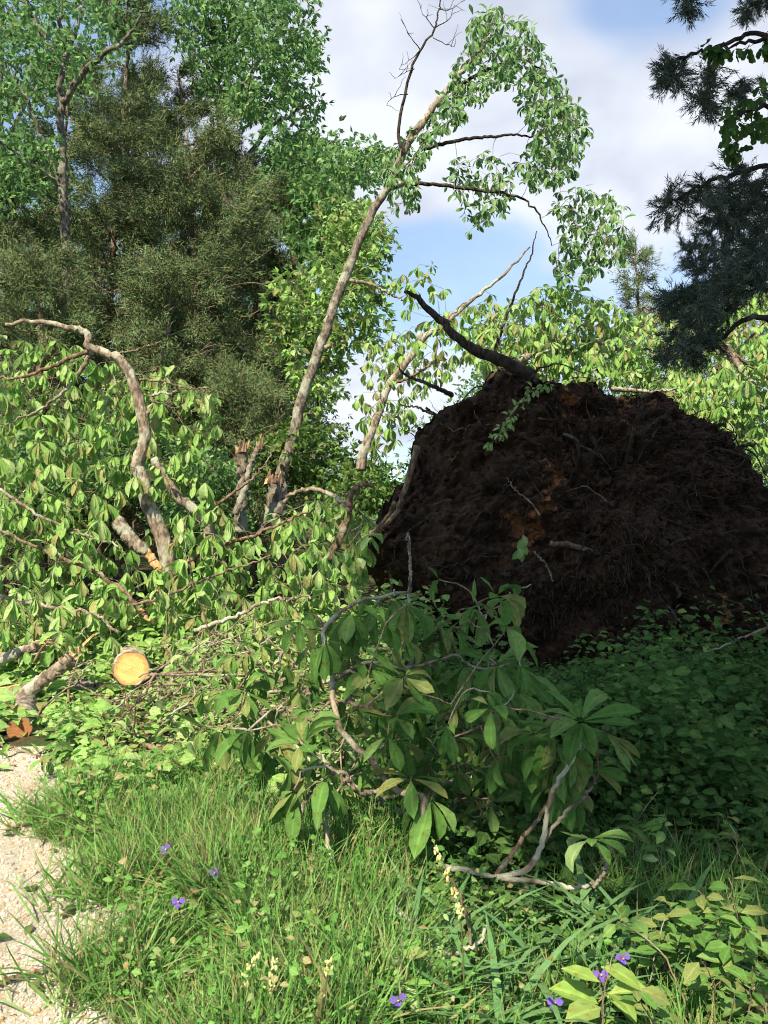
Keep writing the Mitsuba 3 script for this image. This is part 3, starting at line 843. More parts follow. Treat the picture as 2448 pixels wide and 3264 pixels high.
def log(lab, a_, d, L, r, mat, ring, dark=1.0):
    key = thing('cut_log', lab, 'log')
    d = unit(np.array(d, float))
    n = 30
    P = np.array([a_ + d * L * t for t in np.linspace(0, 1, n)]) + np.linspace(0, 1, n)[:, None] ** 2 * rg.normal(0, .06, 3)
    V, Fc = tube(P, np.full(n, r) * (1 + .05 * np.sin(np.linspace(0, 9, n))), 28, .045, rg)
    part(key, 'bark', mikit.ply((V, Fc), mat, smooth=30))
    rim = V[:28] + (P[0] - V[:28]) * .05 - d * .004
    Vc = np.vstack([rim] + [P[0] + (rim - P[0]) * s - d * .003 * math.sin(s * 9) for s in (.7, .4, .15)] + [P[0][None] - d * .004])
    Fc = []
    for k in range(3):
        for j in range(28):
            p0, p1 = k * 28 + j, k * 28 + (j + 1) % 28
            Fc += [[p0, p0 + 28, p1 + 28], [p0, p1 + 28, p1]]
    for j in range(28):
        Fc.append([84 + j, 112, 84 + (j + 1) % 28])
    name = f'end_grain_mat_{ring}'
    base = mikit.proc(rings_fn(*[float(v) for v in P[0]])) if dark == 1 else mikit.proc(lambda p, n, uv: mix((.24, .10, .045), (.42, .20, .085), fbm(p.x * 40, p.y * 40, p.z * 90, 3)))
    scene[name] = {'type': 'twosided', 'b': {'type': 'principled', 'base_color': base, 'roughness': .8, 'specular': .2}}
    part(key, 'sawn_end', mikit.ply((Vc, np.array(Fc)), name, smooth=True), label='round sawn end showing orange wood')
    return key


log('lichened log whose round bright orange sawn end faces the road', at(418, 2132, 7.2), (-.272, .96, -.125), 1.4, .145, 'bark_grey', 1)
log('low log with a weathered rusty sawn end at the left edge by the road', at(62, 2322, 6.1), (-.36, 1, .0), 1.2, .085, 'bark_mid', 2, .6)
for pts, Yb, r0, r1, mat, lab in (([(30, 2210), (150, 2195), (250, 2190), (300, 2200), (345, 2206)], 7.3, .055, .08, 'bark_mid', 'dark lying trunk section left of the sawn log end'),
                                  ([(20, 2260), (110, 2190), (190, 2130), (230, 2090)], 7.0, .06, .05, 'bark_grey', 'splintered log end pointing up left of the sawn log'),
                                  ([(-20, 2110), (60, 2080), (120, 2060)], 7.6, .05, .04, 'bark_grey', 'short split branch with orange wood at the far left edge')):
    lg = thing('broken_log', lab, 'log')
    s = stem(lg, 'bark', pts, Yb, r0, r1, mat, 30, .01, 12, .10)
    e = s[0] if 'dark' in lab else s[-1]
    dd = unit(s[0] - s[3]) if 'dark' in lab else unit(s[-1] - s[-4])
    for q in range(7):
        o_ = rg.normal(0, 1, 3) * r1 * .35
        P = smooth_path([e + o_ - dd * .04, e + o_ * 1.3 + dd * rg.uniform(.08, .3)], 5)
        part(lg, 'splinter', mikit.ply(tube(P, taper(5, r1 * .3, .003), 4), 'torn_wood', smooth=False))

# --- loose twigs lying through the brush: every one is a thing
for k in range(105):
    a_, b_ = rg.uniform(120, 1150), rg.uniform(2020, 2420)
    if a_ < 520 and b_ > 2080 and rg.random() < .6:
        a_ += 420
    if abs(a_ - 418) < 90 and abs(b_ - 2132) < 110:
        continue
    Yb = float(np.interp(b_, [2000, 2200, 2450], [7.6, 6.6, 5.4])) + rg.normal(0, .15)
    p0 = at(a_, b_, Yb) + UP * .05
    d = unit(np.array([rg.normal(.55, .8), rg.normal(.1, .6), rg.normal(.45, .50)]))
    L = rg.uniform(.3, 1.25)
    P = smooth_path([p0 - d * L / 2, p0 + rg.normal(0, .07, 3), p0 + d * L / 2], 14, .012, rg)
    P[:, 2] = np.maximum(P[:, 2], zg(P[:, 0], P[:, 1]) + .015)
    r0 = rg.uniform(.005, .016)
    zone = ('in front of the bright sawn log end' if a_ < 560 and b_ > 2130 else 'in the tangle right of the bright sawn log end' if a_ < 700 and b_ < 2250 else 'at the top of the tangle below the leafy pile' if b_ < 2130
            else 'low in the tangle above the verge grass' if a_ < 800 and b_ > 2250 else 'in the tangle beside the drooping whorls' if a_ > 800 else 'in the middle of the tangle')
    tilt = d[2] / math.hypot(d[0], d[1])
    lie = 'upright' if abs(tilt) > 1.6 else 'lying' if abs(tilt) < .25 else 'slanting' if (d[0] > 0) == (d[2] > 0) else 'back-slanting'
    tk = thing('fallen_twig', f"{'long' if L > .95 else 'short' if L < .55 else 'mid-length'} {lie} {'stout ' if r0 > .011 else 'thin '}{['grey', 'brown', 'tan'][k % 3]} bare twig {zone}", 'twig', 'bare twigs tangled in the brush')
    scene[tk] = mikit.ply(join([tube(P, taper(14, r0, .003), 6, .1, rg)] + [tube(smooth_path([P[i_], P[i_] + rg.normal(0, .10, 3)], 6, .008, rg), taper(6, r0 * .5, .002), 4) for i_ in (4, 7, 10)]),
                          ['bark_grey', 'bark_brown', 'twig_mat'][k % 3], smooth=True)

# ------------------------------------------------------------------ the broad-leaved branch in front
rg = np.random.default_rng(51)


def fore(name, lab, stems, whorls, n_parts=300, pal=PAL_FORE, pname='fore', extra=None):
    key = thing(name, lab, 'fallen branch')
    sk = [stem(key, 'stem' if i_ == 0 else 'limb', pts, None, r0, r1, mat, 36, .006, 9, .10, rg) for i_, (pts, r0, r1, mat) in enumerate(stems)]
    nodes = np.vstack(sk)
    polys, Ms = [], []
    for (a_, b_, Yb, n, L, droop) in whorls:
        t = at(a_, b_, Yb)
        s = nodes[np.argmin(np.linalg.norm(nodes - t, axis=1))]
        LL = np.linalg.norm(t - s)
        if LL > .03:
            P = smooth_path([s, (s + t) / 2 + UP * .1 * LL + rg.normal(0, .03, 3), t], 8, .004, rg)
            polys.append((P, .006, .0035))
            u = unit(P[-1] - P[-2]) + (np.array([0, -.9, 1.4]) if droop < .4 else UP * .2)
        else:
            u = UP + np.array([0, -.6, 0]) * (droop < .4) + rg.normal(0, .1, 3)
        Ms.append(whorl(t, u, n, L * 1.02, droop, rng=rg, cone=.7))
        nodes = np.vstack([nodes, t[None]])
    for t in (poly_fill(extra[0], extra[1], lambda a_, b_: extra[2] + rg.normal(0, .25), rg, 40) if extra else ()):
        s = nodes[np.argmin(np.linalg.norm(nodes - t, axis=1))]
        P = smooth_path([s, (s + t) / 2 + rg.normal(0, .02, 3), t], 8, .004, rg)
        polys.append((P, .0045, .0025))
        Ms.append(whorl(t, unit(P[-1] - P[-2]) + UP * .3, int(rg.integers(4, 8)), rg.uniform(*(extra[3:] or (.13, .22))), rg.uniform(.2, 1.3), rng=rg, cone=.6))
        nodes = np.vstack([nodes, P[4:]])
    emit_twigs(key, polys, 'twig_mat', 6)
    emit_leaves(key, np.vstack(Ms), HICK, 'hick', pal, pname, n_parts, 'foliage', rg)
    return key


G = 'bark_grey'
fore('leafy_branch', 'large fallen branch with drooping whorls of broad leaves before the root ball',
     [([(1329, 2720, 3.5), (1324, 2652, 3.5), (1348, 2599, 3.5), (1348, 2541, 3.55), (1300, 2536, 3.6), (1247, 2502, 3.65), (1170, 2411, 3.7), (1112, 2358, 3.75), (1083, 2315, 3.8), (1061, 2228, 3.9), (1064, 2170, 4.0), (1040, 2117, 4.1), (1030, 2045, 4.2), (1045, 1987, 4.3), (1112, 1930, 4.4), (1200, 1905, 4.5), (1305, 1890, 4.5)], .017, .007, G),
      ([(1247, 2507, 3.65), (1189, 2526, 3.6), (1141, 2526, 3.55), (1102, 2473, 3.5), (1064, 2454, 3.5), (1010, 2400, 3.5)], .011, .006, G),
      ([(1300, 2130, 4.3), (1349, 2064, 4.5), (1471, 1994, 4.6), (1559, 1951, 4.7), (1690, 1859, 4.8)], .009, .004, 'bark_brown'),
      ([(1060, 2170, 4.0), (1180, 2110, 4.2), (1300, 2130, 4.3), (1440, 2090, 4.4), (1520, 2130, 4.4), (1600, 2120, 4.5)], .010, .005, G),
      ([(1061, 2228, 3.9), (1150, 2250, 3.75), (1250, 2285, 3.6)], .008, .005, 'bark_brown'),
      ([(1305, 1890, 4.5), (1308, 1800, 4.5), (1298, 1700, 4.5)], .009, .005, G)],
     [(965, 2372, 3.5, 8, .20, .15), (1255, 2285, 3.6, 8, .18, .35), (790, 2330, 3.7, 7, .19, 1.0), (700, 2330, 3.8, 5, .18, .8), (880, 2300, 3.8, 6, .17, .5),
      (1375, 2545, 3.55, 8, .23, 1.2), (1310, 2480, 3.6, 6, .18, .7), (1245, 2200, 3.8, 7, .22, 1.0), (1180, 2130, 4.0, 6, .20, .7), (1260, 1905, 4.4, 8, .25, 1.2), (1120, 1950, 4.4, 7, .23, 1.1),
      (1200, 1930, 4.5, 6, .22, 1.2), (1400, 1990, 4.5, 7, .22, 1.1), (1530, 1945, 4.7, 7, .20, .9), (1620, 1905, 4.8, 6, .17, .7), (1400, 1850, 4.8, 6, .16, .6), (1480, 2120, 4.4, 8, .25, 1.0),
      (1580, 2115, 4.4, 8, .25, 1.0), (1660, 2120, 4.5, 7, .24, .9), (1340, 2070, 4.4, 6, .22, 1.0), (940, 2520, 3.5, 7, .22, 1.1), (1040, 2480, 3.5, 6, .2, 1.0), (1160, 2190, 3.9, 6, .19, .5), (1440, 2000, 4.6, 6, .2, .9)],
     extra=([(1040, 1900), (1640, 1860), (1640, 2200), (1420, 2300), (1400, 2560), (1000, 2640), (900, 2480), (1020, 2200)], 34, 4.1))
fore('leafy_branch', 'upright branch with a star of broad leaves at its tip',
     [([(1578, 2798, 3.4), (1682, 2769, 3.4), (1726, 2695, 3.4), (1742, 2600, 3.4), (1768, 2510, 3.4), (1812, 2440, 3.4), (1847, 2361, 3.4), (1851, 2305, 3.4)], .013, .006, G),
      ([(1372, 2762, 3.45), (1490, 2776, 3.4), (1578, 2798, 3.4), (1741, 2813, 3.35), (1837, 2832, 3.3), (1910, 2806, 3.3), (1929, 2754, 3.25), (1910, 2695, 3.25)], .012, .005, G),
      ([(1682, 2769, 3.4), (1792, 2599, 3.45), (1866, 2540, 3.5), (1900, 2480, 3.6)], .009, .004, G),
      ([(1578, 2798, 3.4), (1660, 2680, 3.5), (1740, 2560, 3.6), (1700, 2420, 3.7), (1690, 2360, 3.7)], .010, .005, 'bark_brown')],
     [(1851, 2300, 3.4, 9, .24, .2), (1700, 2340, 3.7, 8, .22, .5), (1810, 2390, 3.45, 7, .23, 1.1), (1930, 2330, 3.6, 6, .22, .6), (1880, 2450, 3.6, 6, .2, .9), (1770, 2430, 3.6, 6, .2, .9), (1620, 2380, 3.8, 6, .2, .7)],
     extra=([(1560, 2250), (1980, 2250), (2000, 2460), (1820, 2560), (1600, 2500)], 12, 3.7))
fore('leafy_branch', 'low hooked twig end with a small whorl of yellowish leaves above the shaded grass',
     [([(1890, 2830, 3.2), (1925, 2780, 3.2), (1929, 2740, 3.2), (1905, 2690, 3.2)], .007, .004, G)],
     [(1885, 2672, 3.2, 8, .145, .5)], pal=PAL_HICK, pname='hick')
fore('leafy_branch', 'wide tangle of smaller leaves joining the drooping whorls to the brush at left',
     [([(1300, 2600, 3.9), (1150, 2520, 4.1), (1000, 2430, 4.4), (850, 2300, 4.7), (720, 2200, 5.0)], .012, .005, G),
      ([(1250, 2300, 4.5), (1120, 2200, 4.8), (980, 2080, 5.2), (900, 1980, 5.6)], .010, .004, G)],
     [(720, 2200, 5.0, 7, .15, .8), (900, 1980, 5.6, 7, .15, .8)],
     extra=([(620, 2180), (820, 2020), (1000, 1930), (1160, 2000), (1250, 2300), (1340, 2560), (1200, 2660), (960, 2560), (760, 2480), (640, 2360)], 84, 4.7, .10, .17))
fore('leafy_branch', 'low leafy spray in the dark between the drooping whorls and the upright star',
     [([(1330, 2700, 3.8), (1450, 2560, 4.0), (1560, 2400, 4.2), (1640, 2260, 4.4)], .010, .004, G)],
     [(1640, 2260, 4.4, 7, .17, .9)],
     extra=([(1340, 2300), (1500, 2200), (1680, 2200), (1660, 2450), (1560, 2640), (1380, 2660)], 34, 4.1, .11, .18))
db = thing('bare_branch', 'bare grey forked branch lying on the shaded grass in front', 'fallen branch')
stem(db, 'stem', [(1240, 2870, 3.1), (1283, 2917, 3.0), (1394, 3020, 2.85), (1467, 3035, 2.8), (1519, 3005, 2.8), (1560, 2946, 2.85)], None, .010, .005, G, 30, .006, 7)
stem(db, 'limb', [(1500, 3010, 2.8), (1490, 2930, 2.8), (1455, 2830, 2.85), (1420, 2790, 2.9)], None, .006, .003, 'bark_brown', 20, .005, 6)
for pts, lab in (([(950, 2610, 3.6), (1000, 2500, 3.8), (1060, 2440, 4.0), (1100, 2400, 4.2)], 'grey leafless stem standing left of the star of bright leaves'),
                 ([(1060, 2750, 3.4), (1040, 2640, 3.5), (1060, 2560, 3.6), (1150, 2400, 4.0)], 'pale crooked stem rising out of the verge weeds'),
                 ([(1300, 2000, 5.0), (1308, 1800, 5.0), (1298, 1700, 5.0)], 'thin upright bare twig before the root ball'),
                 ([(1180, 2560, 4.0), (1400, 2500, 4.2), (1560, 2440, 4.4), (1700, 2430, 4.6)], 'dim grey stem lying in the dark behind the drooping leaves'),
                 ([(2448, 2000, 6.5), (2300, 2060, 6.6), (2150, 2110, 6.8)], 'bare twig lying in the weeds at the foot of the root ball')):
    tk = thing('fallen_stick', lab, 'stick')
    P = smooth_path([at(*p) for p in pts], 26, .008, rg)
    scene[tk] = mikit.ply(tube(P, taper(26, .010, .004), 7, .1, rg), 'bark_grey', smooth=True)

# ------------------------------------------------------------------ spiderworts, seed stalks and small plants in front
rg = np.random.default_rng(61)


def plain(n, rgb):
    return np.tile([rows([rgb])[0] + .9, 1.0], (n, 1))


STRAP = [mikit.ply(blade(b, .028)[:2], 'leaf_mat', smooth=True, uv=plain(10, c)) for b in (.6, 1.1, 1.7) for c in ((.115, .245, .100), (.150, .285, .120))]


def petal():
    return leaf_shape(ob(.45, .6), 4, .1, .3)


PETAL = mikit.ply(petal()[:2], 'leaf_mat', smooth=True, uv=plain(15, (.22, .13, .62)))
AN = trimesh.creation.icosphere(subdivisions=1, radius=1)
ANTH = mikit.ply(AN, 'needle_mat', smooth=True, uv=plain(len(AN.vertices), (.75, .55, .08)))
for (a_, b_, Yb, lab) in FLOWERS:
    key = thing('spiderwort', lab, 'flower', 'purple spiderwort flowers')
    hd = at(a_, b_, Yb)
    base = np.array([hd[0] + rg.normal(0, .03), hd[1] + .07, float(zg(hd[0], hd[1]))])
    part(key, 'stem', mikit.ply(tube(smooth_path([base, (base + hd) / 2 + rg.normal(0, .02, 3), hd + np.array([0, .01, -.01])], 12), taper(12, .004, .0025), 6), 'leaf_mat', smooth=True, uv=plain(74, (.09, .15, .05))))
    for k in range(3):
        t = k * 2.094 + rg.uniform(0, 1)
        d = np.array([math.cos(t), -.35, math.sin(t)])
        part(key, 'petal', {**PETAL, 'to_world': T(frames(hd, d, np.array([0, -1, .3]), .026)[0])})
    part(key, 'anther', {**ANTH, 'to_world': T(frames(hd + np.array([0, -.008, 0]), UP, np.array([1, 0, 0]), .0028)[0])})
    for k in range(9):
        t = rg.uniform(0, 6.283)
        d = np.array([math.cos(t) * .55, math.sin(t) * .45, 1])
        d[1] = abs(d[1]) * 1.2
        part(key, 'leaf', {**STRAP[rg.integers(0, 6)], 'to_world': T(frames(base + np.array([rg.normal(0, .02), .05, -.01]), d, np.array([-math.cos(t), -abs(math.sin(t)), .2]), rg.uniform(.20, .36))[0])})
for k, (a_, b_, Yb, lab) in enumerate(((1500, 3240, 2.6, 'broad strap-bladed grass clump at the bottom edge in dappled sun'), (1700, 3120, 2.8, 'strap-bladed clump left of the yellow-green young leaves'),
                                       (1960, 2960, 3.2, 'dark strap-bladed clump under the hooked twig end'), (1330, 3120, 2.75, 'strap-bladed clump beside the bare forked branch'),
                                       (1780, 2950, 3.1, 'strap-bladed clump in the shade behind the bare forked branch'), (690, 2720, 4.2, 'strap-bladed clump in the sunny verge between two flowers'),
                                       (1180, 3200, 2.6, 'strap-bladed clump left of the flower in the bottom grass'), (1620, 3230, 2.55, 'broad arching clump left of the largest purple flower'),
                                       (1850, 3050, 2.95, 'arching clump just above the yellow-green young leaves'), (1420, 3050, 2.95, 'sunlit clump under the bend of the bare forked branch'),
                                       (2060, 3000, 3.0, 'dim clump between the young leaves and the creepers'), (1120, 3030, 2.95, 'sunlit arching clump below the dim grey stem'))):
    key = thing('strap_grass', lab, 'grass clump')
    base = at(a_, b_, Yb)
    base[2] = float(zg(base[0], base[1]))
    for q in range(28):
        t = rg.uniform(0, 6.283)
        d = np.array([math.cos(t) * .7, math.sin(t) * .6, 1])
        part(key, 'blade', {**STRAP[rg.integers(0, 6)], 'to_world': T(frames(base + np.array([rg.normal(0, .06), rg.normal(0, .06), -.01]), d, np.array([-math.cos(t), -math.sin(t), .2]), rg.uniform(.32, .58))[0])})
SEED = trimesh.creation.icosphere(subdivisions=1)
for (pts, n, lab) in (([(1480, 3150, 2.5), (1470, 2960, 2.5), (1445, 2830, 2.5), (1372, 2665, 2.5)], 9, 'tall pale seed stalk standing out against the dark branch'),
                      ([(740, 3270, 2.5), (770, 3180, 2.5), (800, 3080, 2.5), (830, 3040, 2.5)], 7, 'pale seed stalk in the bottom verge grass'),
                      ([(830, 3270, 2.45), (860, 3150, 2.5), (878, 3050, 2.5)], 7, 'paired pale seed stalk right of the first in the bottom grass'),
                      ([(1000, 3260, 2.5), (1030, 3150, 2.5), (1050, 3045, 2.5)], 7, 'pale seed stalk beside the bottom edge blades')):
    key = thing('seed_stalk', lab, 'grass stalk')
    P = smooth_path([at(*p) for p in pts], 24, .002, rg)
    part(key, 'stem', mikit.ply(tube(P, taper(24, .0025, .0012), 5), 'leaf_mat', smooth=True, uv=plain(122, (.14, .17, .07))))
    for q in range(n):
        p0 = P[int(10 + q * 13 / n)]
        for w in range(4):
            part(key, 'seed_head', {**(SEEDP := globals().get('SEEDP') or mikit.ply(SEED, 'needle_mat', smooth=True, uv=plain(len(SEED.vertices), (.42, .45, .20)))),
                                    'to_world': T(frames(p0 + rg.normal(0, .005, 3), rg.normal(0, 1, 3) + UP * 2, np.array([1, 0, 0]), 1)[0] @ np.diag([.0095, .0042, .0042, 1]))})


def small_plant(name, lab, cat, a_, b_, Yb, h, n, L, pal, pname, rng, spread=.12, tm=OVAL, tname='oval', stems=3):
    """A young plant: stems from the ground with leaves all along."""
    key = thing(name, lab, cat)
    top = at(a_, b_, Yb)
    base = np.array([top[0], top[1] + .05, float(zg(top[0], top[1]))])
    Ms = []
    for s in range(stems):
        b0 = base + np.array([rng.normal(0, spread * .4), rng.normal(0, spread * .4), 0])
        tp = top + np.array([rng.normal(0, spread), rng.normal(0, spread), rng.normal(-.02, spread * .4)]) * (s > 0)
        tp[2] = max(tp[2], b0[2] + .1)
        P = smooth_path([b0, (b0 + tp) / 2 + rng.normal(0, spread * .3, 3), tp], 16, .003, rng)
        part(key, 'stem', mikit.ply(tube(P, taper(16, .0035, .0015), 5), 'twig_mat', smooth=True))
        k = n // stems
        i_ = rng.integers(5, 16, k)
        az = rng.uniform(0, 6.283, k)
        d = np.stack([np.cos(az), np.sin(az), rng.uniform(-.4, .4, k)], 1)
        Ms.append(frames(P[i_] + d * .012, d, np.stack([rng.normal(0, .3, k), rng.normal(-.2, .3, k), np.ones(k)], 1), L * rng.uniform(.6, 1.2, k)))
    emit_leaves(key, np.vstack(Ms), tm, tname, pal, pname, 300, 'foliage', rng)


PAL_YEL = rows([(.24, .36, .09), (.21, .34, .08), (.27, .37, .11)])
small_plant('young_plant', 'yellow-green young plant with large pale leaves at the bottom edge', 'plant', 1930, 3060, 2.4, .5, 14, .125, PAL_YEL, 'yel', rg, .06)
small_plant('young_plant', 'sunlit yellow-green seedling in the verge grass right of the purple flowers', 'plant', 730, 2930, 3.2, .4, 16, .055, PAL_YEL, 'yel', rg, .05)
small_plant('young_plant', 'light green seedling by itself in the dark weeds at right', 'plant', 2120, 2590, 3.6, .4, 14, .075, PAL_HICK, 'hick', rg, .03, stems=1)
small_plant('young_plant', 'light leafy shoot at the foot of the root ball', 'plant', 2000, 2080, 7.5, .5, 26, .085, PAL_HICK, 'hick', rg, .16)
small_plant('young_plant', 'pale shoot catching light below the right of the root ball', 'plant', 2250, 2030, 7.4, .6, 26, .09, PAL_HICK, 'hick', rg, .12)
small_plant('young_plant', 'broad pale leaf clump at the bottom left of the strap grass', 'plant', 1290, 3000, 2.55, .4, 10, .10, PAL_HICK, 'hick', rg, .06)
for k, (a_, b_, Yb, lab) in enumerate(((2130, 2870, 2.8, 'climbing creeper with toothed leaves and a yellow tip at lower right'), (2330, 2850, 2.7, 'tallest creeper with pointed leaves at the lower right edge'),
                                       (2240, 3060, 2.5, 'creeper with small bright leaves in the bottom right corner'), (2400, 3080, 2.45, 'creeper cut off by the bottom right corner'))):
    small_plant('creeper', lab, 'plant', a_, b_, Yb, .5, 72, .075, PAL_FORE, 'creep', rg, .13, stems=5)
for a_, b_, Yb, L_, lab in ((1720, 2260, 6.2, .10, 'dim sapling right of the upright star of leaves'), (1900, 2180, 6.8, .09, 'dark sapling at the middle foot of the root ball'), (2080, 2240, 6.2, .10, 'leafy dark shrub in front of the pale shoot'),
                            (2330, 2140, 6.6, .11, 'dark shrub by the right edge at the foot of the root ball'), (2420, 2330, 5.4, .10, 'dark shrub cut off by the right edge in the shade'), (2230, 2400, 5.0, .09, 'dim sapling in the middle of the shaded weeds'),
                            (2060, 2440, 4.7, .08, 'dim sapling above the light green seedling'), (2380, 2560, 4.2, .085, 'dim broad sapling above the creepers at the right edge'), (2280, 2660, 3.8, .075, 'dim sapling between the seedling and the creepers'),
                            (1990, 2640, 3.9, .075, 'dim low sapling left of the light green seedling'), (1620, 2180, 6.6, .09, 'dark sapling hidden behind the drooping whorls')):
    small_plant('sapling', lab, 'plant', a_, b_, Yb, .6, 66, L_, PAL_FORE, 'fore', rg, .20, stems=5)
# the vine over the root ball
vn = thing('hanging_vine', 'green vine trailing down over the top left of the root ball', 'vine')
P = smooth_path([at(1760, 1215, 8.9), at(1690, 1250, 8.75), at(1640, 1310, 8.65), at(1600, 1370, 8.6), at(1560, 1420, 8.55)], 40, .01, rg)
part(vn, 'stem', mikit.ply(tube(P, taper(40, .005, .002), 5), 'twig_mat', smooth=True))
i_ = rg.integers(0, 40, 90)
d = unit(rg.normal(0, 1, (90, 3)) + np.array([0, -.4, -.5]))
emit_leaves(vn, frames(P[i_] + d * .03, d, np.tile([0, -.6, .8], (90, 1)) + rg.normal(0, .3, (90, 3)), .075 * rg.uniform(.6, 1.2, 90)), OVAL, 'oval', PAL_HICK, 'hick', 90, 'foliage', rg)
hv = thing('hanging_leaf_sprig', 'small green sprig hanging from the orange clay on the root ball', 'vine')
P = smooth_path([at(1668, 1680, 8.35), at(1665, 1720, 8.3), at(1660, 1750, 8.3)], 8, .004, rg)
part(hv, 'stem', mikit.ply(tube(P, taper(8, .003, .002), 5), 'twig_mat', smooth=True))
emit_leaves(hv, frames(P[[2, 3, 5, 6, 7, 7]] , np.array([(.3, -.2, -1), (-.4, -.2, -1), (.5, -.1, -.9), (-.2, -.3, -1), (.1, -.1, -1), (-.6, -.1, -.7)]), np.array([0, -1, .2]), .13), OVAL, 'oval', PAL_HICK, 'hick', 6, 'foliage', rg)
for a_, b_, Yb_, lab in ((190, 2620, 4.4, 'tuft of flattened fine grass at the far gravel edge'), (330, 2560, 4.6, 'tuft of fine grass behind the flattened one at the gravel edge'), (350, 2800, 3.6, 'grass tuft leaning over the gravel edge beside the near flower'), (370, 3070, 2.9, 'grass tuft at the gravel edge near the bottom of the frame')):
    gt = thing('grass_tuft', lab, 'grass clump')
    p = at(a_, b_, Yb_)
    n = 420
    x, y = p[0] + rg.normal(0, .13, n), p[1] + rg.normal(0, .10, n)
    M = grass_mats(x, y, rg.uniform(.15, .36, n), .75, rg)
    ms = [scatter(BLADES[k], M[k::4], PAL_GRASS[rg.integers(0, 6, len(M[k::4]))]) for k in range(4)]
    part(gt, 'blades', mikit.ply(join([m for m, _ in ms]), 'leaf_mat', smooth=True, uv=np.vstack([c for _, c in ms])), kind='stuff')
# fallen leaves and sticks on the gravel
PAL_FALL = rows([(.10, .16, .05), (.08, .14, .045), (.15, .17, .07)])
for k, (a_, b_, Yb) in enumerate(((60, 2840, 3.6), (130, 2630, 4.3), (100, 2960, 3.3), (200, 2890, 3.4), (40, 3000, 3.2), (90, 3130, 2.9), (180, 3100, 2.95), (250, 3110, 2.95), (150, 2700, 4.0), (40, 2660, 4.2), (230, 2560, 4.6), (190, 2930, 3.35), (20, 3140, 2.9), (300, 3050, 3.0), (110, 2840, 3.6))):
    p = at(a_, b_, Yb)
    p[2] = float(zg(p[0], p[1])) + .018
    key = thing('fallen_leaf', 'green leaf lying flat on the gravel road', 'leaf', 'leaves lying on the gravel road')
    scene[key] = leaf_part(OVAL, 'oval', k % 3, PAL_FALL, 'fall', k % 3, frames(p, np.array([math.cos(k * 2.4), math.sin(k * 2.4), 0.02]), UP + rg.normal(0, .15, 3), rg.uniform(.06, .11))[0])
for pts, lab in (([(20, 2640, 4.25), (140, 2600, 4.4), (240, 2555, 4.6)], 'brown stick lying across the far gravel'), ([(10, 3130, 2.9), (110, 3090, 2.95), (190, 3060, 3.0)], 'brown stick lying on the near gravel'),
                 ([(370, 2560, 4.6), (300, 2680, 4.1), (240, 2770, 3.8)], 'grey stick at the edge of gravel and grass'), ([(280, 3090, 2.95), (290, 3140, 2.85), (320, 3190, 2.8)], 'short dark stick at the bottom of the gravel edge')):
    tk = thing('fallen_stick', lab, 'stick')
    P = np.array([at(*p) for p in pts])
    P[:, 2] = zg(P[:, 0], P[:, 1]) + .022
    P = smooth_path(P, 18, .004, rg)
    scene[tk] = mikit.ply(tube(P, taper(18, .010, .005), 7, .12, rg), 'bark_brown', smooth=True)


# ------------------------------------------------------------------ the woods behind
def leafy_tree(name, lab, trunk, r0, limbs, clumps, n_cl, per, L, pal, rng, spread=.42, mat='bark_wood', hang=.35):
    """trunk and limbs: lists of points; clumps: a function -> leaf clump centres."""
    key = thing(name, lab, 'tree')
    tp = smooth_path(trunk, 50, .03, rng)
    part(key, 'trunk', mikit.ply(tube(tp, taper(50, r0, r0 * .18, .9), 10, .06, rng), mat, smooth=True))
    sk = [tp[12:]]
    for pl, rl in limbs:
        P = smooth_path(pl, 26, .03, rng)
        part(key, 'limb', mikit.ply(tube(P, taper(26, rl, rl * .25), 7, .05, rng), mat, smooth=True))
        sk.append(P)
    c = clumps(n_cl)
    polys, dirs = connect(np.vstack(sk), c, rng, .08, .008)
    emit_twigs(key, polys, mat, 3)
    tu = np.repeat(np.arange(len(c)), per // 5)                        # tufts of five leaves at the twig ends
    g = rng.normal(0, 1, (len(tu), 3))
    g = g / np.maximum(1, np.linalg.norm(g, axis=1, keepdims=True) / 1.9)
    tp_ = c[tu] + g * (spread * rng.uniform(.6, 1.3, len(c)))[tu][:, None] * np.array([1, 1, .62])
    ax = unit(g * .6 + rng.normal(0, .5, g.shape) - UP * hang * .6)
    ci, p, axs = np.repeat(tu, 5), np.repeat(tp_, 5, axis=0), np.repeat(ax, 5, axis=0)
    d = unit(unit(rng.normal(0, 1, (len(ci), 3))) + axs * .9)
    p = p + d * .012
    up = unit(rng.normal(0, .4, (len(ci), 3)) + UP * .8 - axs * .4)
    M = frames(p, d, up, L * rng.uniform(.6, 1.25, len(ci)))
    tone = rng.uniform(.75, 1.2, len(c))[ci]
    m, col = scatter(DIAM, M, pal[rng.integers(0, len(pal), len(ci))], tone)
    part(key, 'crown', mikit.ply(m, 'leaf_mat', smooth=True, uv=col), kind='stuff')
    return key


